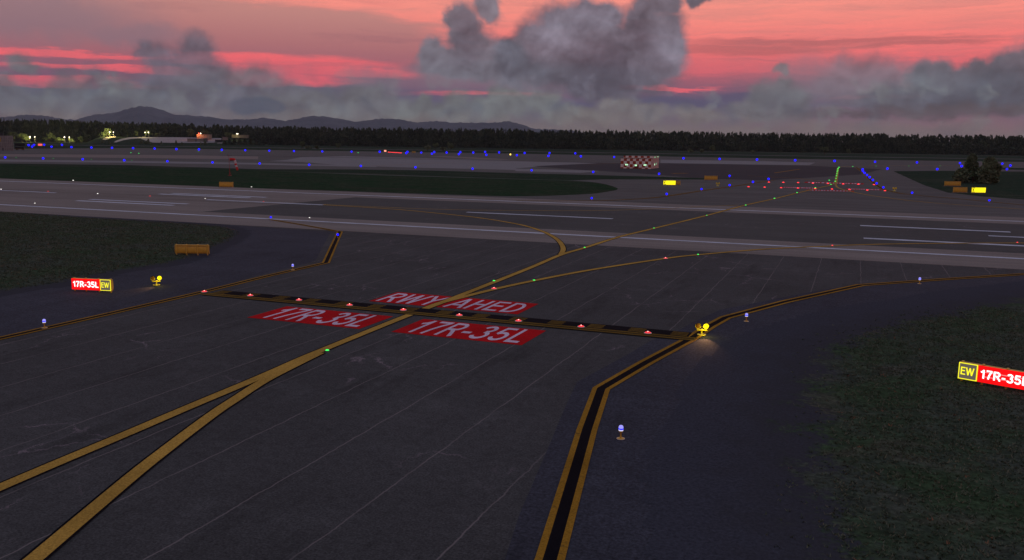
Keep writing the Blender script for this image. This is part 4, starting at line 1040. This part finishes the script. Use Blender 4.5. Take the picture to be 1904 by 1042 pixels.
for u, v, w, h, kd, mt, lab in [
    (562, 278.8, 11, 21, 'round', LF_L, 'slim pale tree before the forest above the first far lights'),
    (575, 279.2, 14, 9, 'round', LF_D, 'low bush right of the slim pale tree'),
    (589, 279.2, 8, 9, 'round', LF_D, 'small round bush second right of the slim pale tree'),
    (629, 277, 10, 12, 'round', LF_L, 'small pale bush before the forest left of the red bar'),
    (795, 280, 14, 11, 'round', LF_D, 'low bush left of the taller pale pair before the forest'),
    (809, 280.5, 13, 16, 'round', LF_L, 'left tree of the pale pair before the forest'),
    (838, 281, 14, 18, 'round', LF_L, 'right tree of the pale pair before the forest'),
    (825, 281, 14, 9, 'round', LF_D, 'low bush between the pale pair of trees'),
    (1285, 285, 18, 9, 'round', LF_D, 'low wide bush before the forest right of the hut'),
    (1325, 285.5, 12, 17, 'round', LF_L, 'pale round tree before the forest right of the hut'),
    (1305, 285.5, 12, 9, 'round', LF_D, 'small bush left of the pale round tree'),
    (1400, 286, 12, 7, 'round', LF_D, 'tiny bush between the pale round tree and the green row'),
    (1533, 288.5, 18, 18, 'round', LF_L, 'bushy tree before the forest above the green row'),
    (1577, 288, 10, 13, 'round', LF_L, 'small round tree right of the bushy tree')]:
    tree(u, v, w, h, kd, mt, lab, 420, .8, .1, group='small trees before the forest')
# trees caught in the lamp light, and small ones on the raised yard
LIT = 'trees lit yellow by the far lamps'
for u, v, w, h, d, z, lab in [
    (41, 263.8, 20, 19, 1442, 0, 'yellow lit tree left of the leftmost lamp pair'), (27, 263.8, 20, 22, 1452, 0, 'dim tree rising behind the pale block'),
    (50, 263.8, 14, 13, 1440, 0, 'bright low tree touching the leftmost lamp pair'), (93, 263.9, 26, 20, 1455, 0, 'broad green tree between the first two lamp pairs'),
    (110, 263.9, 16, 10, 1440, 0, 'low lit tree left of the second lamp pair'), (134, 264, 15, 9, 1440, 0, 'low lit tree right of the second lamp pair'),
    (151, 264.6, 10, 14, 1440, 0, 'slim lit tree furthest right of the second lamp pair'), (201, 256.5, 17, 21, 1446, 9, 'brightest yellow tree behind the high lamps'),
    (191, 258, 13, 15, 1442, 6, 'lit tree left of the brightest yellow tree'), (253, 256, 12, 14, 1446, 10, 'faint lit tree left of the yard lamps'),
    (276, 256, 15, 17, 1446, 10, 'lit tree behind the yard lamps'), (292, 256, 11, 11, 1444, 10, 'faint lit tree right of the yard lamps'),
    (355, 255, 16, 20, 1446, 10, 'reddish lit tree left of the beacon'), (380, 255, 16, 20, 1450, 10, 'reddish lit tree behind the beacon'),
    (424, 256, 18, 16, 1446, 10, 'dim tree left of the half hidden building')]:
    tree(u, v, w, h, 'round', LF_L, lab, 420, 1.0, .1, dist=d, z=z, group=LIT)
for u, v, w, h, lab in [
    (264, 265.5, 8, 8, 'small dark conifer on the yard, leftmost'), (276, 266, 9, 10.5, 'tallest small conifer on the pale yard'), (270, 266, 5, 6, 'tiny conifer between the two leftmost yard conifers'),
    (300, 266, 4, 6, 'thin tiny conifer in the middle of the pale yard'), (327.5, 266.5, 5, 8, 'thin conifer left of the beige shed'), (381.5, 267, 7, 11.5, 'dark conifer before the narrow annex'),
    (373, 266.8, 6, 5, 'small round bush before the beige shed'), (338, 266.3, 6, 4.5, 'low bush at the left end of the beige shed'), (203, 262, 5, 8, 'small dark conifer below the sandy path'),
    (190, 264, 8, 10, 'dark bush left of the sandy path')]:
    tree(u, v, w, h, 'cone', LF_D, lab, 200, .7, .06, dist=1336, z=0.2, group='small conifers on the raised yard')
for i, (u, w, h) in enumerate([(418, 12, 9), (427, 11, 12), (436, 12, 13), (446, 12, 14), (456, 12, 14), (466, 13, 15), (476, 13, 16), (487, 14, 17)]):
    lab = 'leftmost' if i == 0 else 'rightmost' if i == 7 else ORD[i]+' from the left'
    tree(u, 268.3, w, h, 'cone', LF_F, f'dark tree, {lab} in the row hiding the far building', 300, .9, .06, dist=1345, z=0, group='dark trees right of the far buildings')

# the far wood, one mass
def forest():
    pts = [(-420, 257.5), (45, 264), (480, 270), (960, 277), (1424, 283), (1904, 290), (2400, 296)]
    front = [G(u, v) for u, v in pts]
    tops = [40, 39, 31.5, 31, 31, 30.5, 30.5]
    var = []
    for k in range(9):
        kd = 'cone' if k % 3 == 1 else 'oval'
        P = crown_pts(kd, 1.0 if kd == 'oval' else 1.25, 1.0, 190, 100+k); P[:, 2] = P[:, 2]*.97+.03
        V = leaf_quads(P, .062 if kd == 'cone' else .074, np.random.default_rng(k)); V[:, 2] = np.clip(V[:, 2], 0, 1.05)
        var.append(V)
    out = []
    for i in range(len(front)-1):
        a, b = front[i], front[i+1]; L = (b-a).length; back = Vector((-(b-a).y, (b-a).x, 0)).normalized()
        if back.dot(FWD) < 0: back = -back
        for row in range(7):
            x = 0.0
            while x < L:
                q = a + (b-a)*(x/L) + back*(row*11 + rng.uniform(-3, 3) - 1)
                ht = tops[i]+(tops[i+1]-tops[i])*x/L
                edge = row == 0
                h = ht*(rng.uniform(.35, .72) if edge else rng.uniform(.78, 1.02))
                if row >= 3 and rng.random() < .2: h *= rng.uniform(1.0, 1.06)
                w = rng.uniform(11, 16) if edge else rng.uniform(8.5, 13)
                V = var[rng.integers(0, len(var))].copy(); th = rng.uniform(0, 6.28); c, s = math.cos(th), math.sin(th)
                V = np.c_[(V[:, 0]*c-V[:, 1]*s)*w, (V[:, 0]*s+V[:, 1]*c)*w, V[:, 2]*h] + np.array([q.x, q.y, 0])
                out.append(V); x += rng.uniform(4.5, 9.5) if edge else rng.uniform(5, 8.5)
    quads_mesh('forest', np.concatenate(out), LF_F)['kind'] = 'stuff'
forest()

# ------------------------------------------------------------------ mountains
def mountains():
    P = [(-500, 232), (-200, 226), (-60, 224), (15, 218), (50, 214), (83, 215), (121, 221.6), (141, 223), (176, 214), (214, 210), (242, 202.7), (255, 199.5), (267, 198), (285, 199.7), (302.5, 204.7), (325, 212.8), (358, 215), (393, 218), (428.6, 223), (450, 223), (480, 221), (492.6, 219), (530, 226), (550, 222), (568, 218), (588, 216), (612, 218), (636, 221.6), (661.5, 226.6), (681.7, 224), (712, 221), (744.7, 223), (777.5, 229), (807.7, 225.4), (840.5, 228.4), (870.7, 228.4), (903.5, 229), (946, 226), (970, 232), (993, 240.5), (1043, 241.5), (1120, 250), (1250, 262)]
    xs = np.array([p[0] for p in P]); ys = np.array([p[1] for p in P])
    mt, t, b = new_mat('haze tinted woodland')
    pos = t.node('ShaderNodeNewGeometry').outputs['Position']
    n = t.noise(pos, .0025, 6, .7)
    t.put(b.inputs['Base Color'], t.mix(t.ramp(n, .35, .65), (.055, .068, .09), (.10, .112, .135)))  # blue of distance haze mixed into the woodland colour
    b.inputs['Roughness'].default_value = 1; b.inputs['Specular IOR Level'].default_value = 0
    D0, D1 = 9000, 12500; U = np.arange(-500, 1251, 4); K = 16
    vs = []
    for u in U:
        y = np.interp(u, xs, ys); q = AT(float(u), float(y), D1); ztop = q.z
        for k in range(K):
            f = k/(K-1); d = D0 + (D1-D0)*f; g = AT(float(u), 260, d)
            base = f**1.5
            rid = (math.sin(u*.06+k*.5)*.5+math.sin(u*.021-k*.35)*.5+rng.uniform(-.35, .35))*.13*math.sin(math.pi*f)
            z = ztop*(base + rid) + (rng.uniform(-6, 9) if k == K-1 else 0)
            vs.append((g.x, g.y, max(-5, z)))
        g = AT(float(u), 260, D1+2500); vs.append((g.x, g.y, -5))
    K += 1
    mb = MB(); mb.add(vs, [(i*K+j, (i+1)*K+j, (i+1)*K+j+1, i*K+j+1) for i in range(len(U)-1) for j in range(K-1)], 0, True)
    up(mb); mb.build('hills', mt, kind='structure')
mountains()

# ------------------------------------------------------------------ grass tufts near the camera
def tufts(name, poly, box, count, hgt, mats, spill, seed):
    r = np.random.default_rng(seed)
    X = r.uniform(box[0], box[1], count); Y = r.uniform(box[2], box[3], count)
    ok = inside(X, Y, poly)
    # let some stray past the edge
    ang = r.uniform(0, 6.28, count); rr = spill*r.random(count)**2.2
    X2, Y2 = X + np.cos(ang)*rr, Y + np.sin(ang)*rr
    X, Y = X2[ok], Y2[ok]; n = len(X); B = 5
    X = np.repeat(X, B) + r.normal(0, .05, n*B); Y = np.repeat(Y, B) + r.normal(0, .05, n*B); m_ = n*B
    th = r.uniform(0, 6.28, m_); h = hgt*r.uniform(.45, 1.2, m_); w = r.uniform(.014, .034, m_); lean = r.uniform(.6, 1.8, m_)*h; la = r.uniform(0, 6.28, m_)
    z = 6*ZS
    a = np.c_[X-np.cos(th)*w, Y-np.sin(th)*w, np.full(m_, z)]; b = np.c_[X+np.cos(th)*w, Y+np.sin(th)*w, np.full(m_, z)]
    c = np.c_[X+np.cos(la)*lean, Y+np.sin(la)*lean, z+h]
    V = np.stack([a, b, c], 1).reshape(-1, 3)
    me = bpy.data.meshes.new(name); me.vertices.add(len(V)); me.vertices.foreach_set('co', V.astype(np.float32).ravel())
    me.loops.add(3*m_); me.loops.foreach_set('vertex_index', np.arange(3*m_, dtype=np.int32))
    me.polygons.add(m_); me.polygons.foreach_set('loop_start', np.arange(m_, dtype=np.int32)*3); me.polygons.foreach_set('loop_total', np.full(m_, 3, dtype=np.int32))
    for mt in mats: me.materials.append(mt)
    mi = np.repeat((r.random(n) < .006).astype(np.int32), B); me.polygons.foreach_set('material_index', mi)
    me.update(calc_edges=True)
    o = bpy.data.objects.new(name, me); COL.objects.link(o); o['kind'] = 'stuff'
def grassmat():
    mt, t, b = new_mat('grass blades'); g = t.node('ShaderNodeNewGeometry')
    n = t.noise(g.outputs['Position'], .5, 4, .6)
    f = t.m('ADD', t.m('MULTIPLY', g.outputs['Random Per Island'], .45), t.m('MULTIPLY', n, .55))
    t.put(b.inputs['Base Color'], t.cr(f, [(.25, (.034, .050, .026)), (.5, (.070, .088, .054)), (.62, (.12, .122, .095)), (.8, (.16, .13, .08))]))
    b.inputs['Roughness'].default_value = .9; b.inputs['Specular IOR Level'].default_value = .05
    return mt
GM_ = grassmat(); LEAF = plain('fallen orange leaves', (.22, .09, .05), .9)
tufts('grass_blades', GRASS_R, (0, 60, 12, 80), 85000, .09, [GM_, LEAF], 3.2, 21)
tufts('grass_blades', GRASS_L, (-140, -60, 52, 106), 42000, .14, [GM_, LEAF], 1.0, 22)

# ------------------------------------------------------------------ sky
def AE(u, v):
    d = ray(u, v).normalized(); return math.degrees(math.atan2(d.dot(RIGHT), d.dot(FWD))), math.degrees(math.asin(d.z))
w = bpy.data.worlds.new('World'); sc.world = w; w.use_nodes = True
t = NT(w.node_tree); wo = t.node('ShaderNodeOutputWorld'); bg = t.node('ShaderNodeBackground'); t.l.new(bg.outputs[0], wo.inputs[0])
dirv = t.node('ShaderNodeTexCoord').outputs['Generated']
dx = t.v('DOT_PRODUCT', dirv, tuple(RIGHT)); dy = t.v('DOT_PRODUCT', dirv, tuple(FWD)); _, _, dz = t.sep(dirv)
az = t.m('MULTIPLY', t.m('ARCTAN2', dx, dy), 57.29578); el = t.m('MULTIPLY', t.m('ARCSINE', dz), 57.29578)
Pq = t.xyz(az, el, 0)
# domain warp for billows (big + small) and for streaks
wb = t.v('SUBTRACT', t.noise(Pq, .42, 3, .5, col=True), (.5, .5, .5))
wb2 = t.v('SUBTRACT', t.noise(Pq, 1.5, 5, .54, col=True), (.5, .5, .5))
Pw = t.v('ADD', t.v('ADD', Pq, t.v('SCALE', t.v('MULTIPLY', wb, (1, 1, 0)), 1.5)), t.v('SCALE', t.v('MULTIPLY', wb2, (1, 1, 0)), .8))
ws = t.v('SUBTRACT', t.noise(t.v('MULTIPLY', Pq, (.12, .9, 1)), 1.0, 6, .7, col=True), (.5, .5, .5))
Ps = t.v('ADD', Pq, t.v('MULTIPLY', ws, (9.0, 1.5, 0)))
def field(P, blobs):
    out = None
    for (u, v, ru, rv) in blobs:
        a, e = AE(u, v); s = 1/28.4
        q = t.v('MULTIPLY', t.v('SUBTRACT', P, (a, e, 0)), (1/(ru*s), 1/(rv*s), 0))
        L = t.v('LENGTH', q)
        out = L if out is None else t.m('SMOOTH_MIN', out, L, .25)
    return out
base = t.cr(t.ramp(el, -2, 30, 0, 1, False), [
    (2/32, lin((112, 102, 104))), (3.2/32, lin((104, 100, 112))), (4.4/32, lin((88, 86, 116))), (5.2/32, lin((118, 86, 112))), (6.3/32, lin((160, 95, 112))), (7.6/32, lin((178, 112, 116))),
    (9.5/32, lin((196, 134, 128))), (13/32, lin((212, 148, 134))), (20/32, lin((175, 140, 140))), (31/32, lin((148, 148, 172)))])
azn = t.ramp(az, -32, 34, 0, 1, False)
base = t.mix(t.m('MULTIPLY', t.ramp(azn, .5, 1.0), .25), base, lin((200, 110, 115)))
# vivid salmon sheets, drawn out into streaks
viv = field(Ps, [(560, 122, 170, 20), (660, 132, 130, 12), (440, 112, 120, 14), (500, 146, 160, 12), (100, 98, 200, 7), (90, 152, 200, 7), (220, 128, 200, 6), (1550, 30, 560, 80), (1800, 90, 330, 60), (1350, 60, 220, 80), (1010, 60, 200, 60), (600, 0, 200, 18), (820, 20, 150, 24), (1150, 0, 420, 40), (1500, 122, 160, 14), (880, 174, 150, 7), (1640, 182, 110, 3), (1250, 162, 120, 4)])
vcol = t.cr(t.ramp(el, 2, 12, 0, 1, False), [(.0, lin((228, 95, 115))), (.28, lin((250, 105, 112))), (.55, lin((255, 142, 130))), (1.0, lin((255, 172, 150)))])
vf = t.m('MULTIPLY', t.ramp(viv, 1.25, .55), t.ramp(t.noise(t.v('MULTIPLY', Ps, (.1, 1.6, 1)), 1.0, 5, .65), .3, .62, .55, 1))
sky = t.mix(vf, base, vcol)
# thin grey-mauve streaks over it
gs = t.m('MULTIPLY', t.ramp(t.noise(t.v('MULTIPLY', Ps, (.07, 1.1, 1)), 1.0, 4, .6), .54, .74), t.ramp(el, 12, 5))
sky = t.mix(t.m('MULTIPLY', gs, .45), sky, lin((150, 96, 108)))
gstr = field(Ps, [(1520, 76, 260, 7), (1400, 92, 180, 12), (1700, 82, 120, 6)])
sky = t.mix(t.m('MULTIPLY', t.ramp(gstr, 1.3, .4), .6), sky, lin((160, 92, 96)))
slate = field(Ps, [(1300, 190, 200, 14), (1150, 196, 160, 14), (1600, 193, 120, 7), (700, 172, 130, 10), (1420, 180, 120, 10)])
sky = t.mix(t.m('MULTIPLY', t.ramp(slate, 1.3, .5), .8), sky, lin((78, 80, 110)))
# pale mid-height veil clouds
veil = field(Pw, [(60, 25, 180, 50), (230, 62, 120, 26), (1600, 150, 160, 40), (1490, 150, 60, 40), (1000, 150, 150, 40), (700, 150, 70, 26), (1700, 150, 120, 30), (860, 150, 130, 30)])
sky = t.mix(t.m('MULTIPLY', t.ramp(veil, 1.4, .3), .62), sky, lin((122, 112, 126)))
def bank(blobs, e0, e1, op):
    return t.m('MULTIPLY', t.ramp(field(Pw, blobs), e0, e1), op)
grey, blue_, pale, warm, dark_ = lin((100, 102, 112)), lin((84, 94, 108)), lin((126, 132, 134)), lin((124, 113, 110)), lin((74, 78, 92))
# separate soft heaps, far to near
CM = None
for f_, c_ in (
    (bank([(1590, 140, 66, 40), (1620, 155, 90, 36), (1560, 165, 70, 30), (1700, 160, 80, 26)], 1.35, .35, .75), lin((116, 108, 120))),
    (bank([(360, 130, 60, 40), (368, 100, 30, 40), (300, 120, 34, 34), (330, 160, 90, 34), (270, 100, 20, 22)], 1.3, .5, .85), lin((98, 96, 110))),
    (bank([(410, 170, 110, 44), (470, 165, 80, 40), (350, 190, 150, 34), (540, 175, 40, 30)], 1.3, .45, .85), grey),
    (bank([(185, 158, 30, 36), (190, 180, 40, 30)], 1.3, .5, .85), blue_),
    (bank([(40, 120, 22, 18), (12, 158, 18, 20), (110, 190, 60, 34), (60, 200, 90, 30), (130, 165, 34, 34), (230, 195, 80, 34), (20, 190, 40, 34), (-60, 170, 60, 50), (220, 165, 26, 22)], 1.35, .5, .85), lin((104, 108, 114))),
    (bank([(600, 195, 80, 34), (680, 190, 70, 34), (560, 210, 120, 30), (640, 215, 130, 26), (728, 205, 50, 32)], 1.3, .5, .9), lin((108, 110, 114))),
    (bank([(785, 200, 22, 22), (780, 215, 60, 24), (850, 195, 30, 22), (840, 212, 70, 24), (928, 182, 26, 28), (960, 190, 34, 30), (900, 205, 60, 26), (1010, 192, 34, 26), (1060, 215, 60, 18)], 1.25, .55, .9), lin((112, 118, 118))),
    (bank([(1150, 200, 46, 22), (1110, 215, 70, 18), (1200, 212, 60, 18), (1300, 215, 60, 16), (1390, 205, 40, 22)], 1.25, .5, .85), lin((120, 116, 114))),
    (bank([(1420, 175, 34, 26), (1450, 165, 22, 26), (1470, 190, 34, 40), (1452, 128, 14, 12), (1440, 200, 60, 30)], 1.25, .45, .85), lin((104, 108, 114))),
    (bank([(1740, 150, 44, 34), (1770, 160, 60, 34), (1810, 142, 34, 28), (1720, 185, 120, 24), (1890, 130, 50, 44), (1850, 160, 70, 40), (1960, 150, 90, 70)], 1.22, .6, .93), lin((96, 100, 112))),
    (bank([(1860, 150, 50, 40), (1900, 170, 80, 36), (1830, 185, 100, 26)], 1.4, .3, .7), lin((72, 78, 92))),
    (bank([(1700, 210, 260, 12), (1850, 207, 200, 12)], 1.4, .3, .8), lin((86, 80, 84)))):
    sky = t.mix(f_, sky, c_)
    CM = f_ if CM is None else t.m('MAXIMUM', CM, f_)
# light and shade rolling through the bank
lowm = t.ramp(el, 5.2, 2.2)
n1_ = t.noise(Pw, .38, 2, .5); n2_ = t.noise(t.v('ADD', Pw, (40, 9, 0)), .6, 3, .5)
sky = t.mix(t.m('MULTIPLY', t.m('MULTIPLY', t.ramp(n1_, .52, .68), lowm), .55), sky, blue_)
sky = t.mix(t.m('MULTIPLY', t.m('MULTIPLY', t.ramp(n2_, .52, .68), lowm), .5), sky, pale)
# warm murk hugging the horizon
puff = t.m('ADD', el, t.m('MULTIPLY', t.m('SUBTRACT', t.noise(t.v('MULTIPLY', Pw, (.6, 1, 1)), .7, 3, .5), .5), 2.2))
sky = t.mix(t.m('MULTIPLY', t.ramp(puff, 1.9, .5), .8), sky, warm)
sky = t.mix(t.m('MULTIPLY', t.m('MULTIPLY', t.ramp(t.noise(t.v('MULTIPLY', Pw, (.4, 1.5, 1)), .5, 3), .5, .68), t.ramp(el, 1.8, .8)), .6), sky, lin((100, 92, 98)))
# the towering dark cumulus
big = field(Pw, [(1000, 85, 60, 54), (960, 110, 50, 44), (1060, 55, 80, 56), (1110, 30, 60, 34), (1050, 120, 90, 50), (1120, 90, 110, 60), (1170, 120, 90, 60), (1195, 50, 46, 60), (1240, 70, 40, 56), (1225, 110, 50, 50), (1235, 10, 34, 24), (1300, -2, 30, 16), (1120, 165, 90, 26), (1160, 150, 90, 34)])
big2 = field(Pw, [(865, 50, 34, 44), (880, 90, 50, 44), (905, 8, 26, 26), (850, 30, 24, 20), (830, 115, 50, 30), (800, 95, 20, 30), (940, 110, 40, 34), (880, 130, 100, 24), (960, 140, 60, 24)])
bf2 = t.ramp(big2, 1.3, .6)
sky = t.mix(t.m('MULTIPLY', bf2, .94), sky, t.mix(t.ramp(field(Pw, [(870, 60, 46, 60)]), 1.4, .2), lin((112, 112, 124)), lin((90, 90, 103))))
bf = t.ramp(big, 1.2, .6)
bigc = t.mix(t.ramp(field(Pw, [(1040, 60, 60, 44), (1110, 30, 70, 36), (1235, 90, 60, 50)]), 1.4, .2), lin((92, 92, 105)), lin((122, 122, 138)))
bigc = t.mix(t.m('MULTIPLY', t.ramp(field(Pw, [(1130, 120, 90, 60), (1180, 70, 44, 60), (1110, 160, 90, 30)]), 1.4, .1), .9), bigc, lin((74, 74, 88)))
bigc = t.mix(t.m('MULTIPLY', t.ramp(n2_, .5, .68), .3), bigc, lin((132, 130, 146)))
sky = t.mix(t.m('MULTIPLY', bf, .95), sky, bigc)
CM = t.m('MAXIMUM', CM, t.m('MAXIMUM', bf, bf2))
# billow relief: each puff a little lighter above, darker below
Pr = t.v('ADD', Pq, t.v('SCALE', t.v('MULTIPLY', wb, (1, 1, 0)), 1.2))
def relief(sc_, off, k):
    return t.m('MULTIPLY', t.m('SUBTRACT', t.noise(Pr, sc_, 3, .5), t.noise(t.v('ADD', Pr, off), sc_, 3, .5)), k)
rl = t.m('ADD', relief(.5, (-.15, .5, 0), 1.3), relief(1.4, (-.05, .18, 0), .25))
rl = t.m('MULTIPLY', t.m('MINIMUM', t.m('MAXIMUM', rl, -.2), .24), CM)
sky = t.v('MULTIPLY', sky, t.xyz(t.m('ADD', 1.0, t.m('MULTIPLY', rl, 1.15)), t.m('ADD', 1.0, t.m('MULTIPLY', rl, 1.3)), t.m('ADD', 1.0, t.m('MULTIPLY', rl, 1.25))))
sq = field(t.v('ADD', Pq, t.v('SCALE', t.v('SUBTRACT', Pw, Pq), .25)), [(455, 198, 26, 15), (485, 196, 30, 14), (510, 200, 20, 12)])
sky = t.mix(t.m('MULTIPLY', t.ramp(sq, 1.25, .7), .7), sky, lin((70, 82, 100)))
# overhead and behind: the cooler dusk dome
dome = t.ramp(el, 16, 50)
sky = t.mix(dome, sky, lin((134, 148, 164)))
sky = t.mix(t.ramp(el, -1, -3), sky, (.02, .02, .02))
# faint physical twilight on top
ns = t.node('ShaderNodeTexSky', sky_type='NISHITA'); ns.sun_disc = False; ns.sun_elevation = R(-2); 
SUNAZ = 60
sdir = (RIGHT*math.sin(R(SUNAZ)) + FWD*math.cos(R(SUNAZ)))
ns.sun_rotation = math.atan2(sdir.x, sdir.y)
fin = t.v('ADD', sky, t.v('SCALE', ns.outputs[0], .03))
t.l.new(fin, bg.inputs[0]); bg.inputs[1].default_value = 1.0
w.cycles.sampling_method = 'MANUAL'; w.cycles.sample_map_resolution = 1024

sun = bpy.data.lights.new('sun', 'SUN'); so = bpy.data.objects.new('sun', sun); COL.objects.link(so)
sun.energy = .02; sun.angle = R(20); sun.color = (1, .72, .62)
so.rotation_euler = (-(sdir + Vector((0, 0, .12)))).to_track_quat('-Z', 'Y').to_euler()

# ------------------------------------------------------------------ thin evening air
def haze():
    mb = MB(); c = FWD*7000; mb.box((c.x, c.y, 300), (17500, 17500, 604), math.atan2(RIGHT.y, RIGHT.x))
    mt = bpy.data.materials.new('evening air'); mt.use_nodes = True; t_ = NT(mt.node_tree)
    out = t_.node('ShaderNodeOutputMaterial'); v = t_.node('ShaderNodeVolumePrincipled')
    v.inputs['Color'].default_value = (.72, .76, .9, 1); v.inputs['Density'].default_value = 2.8e-5
    t_.l.new(v.outputs[0], out.inputs['Volume'])
    o = mb.build('haze', mt, kind='stuff')
haze()
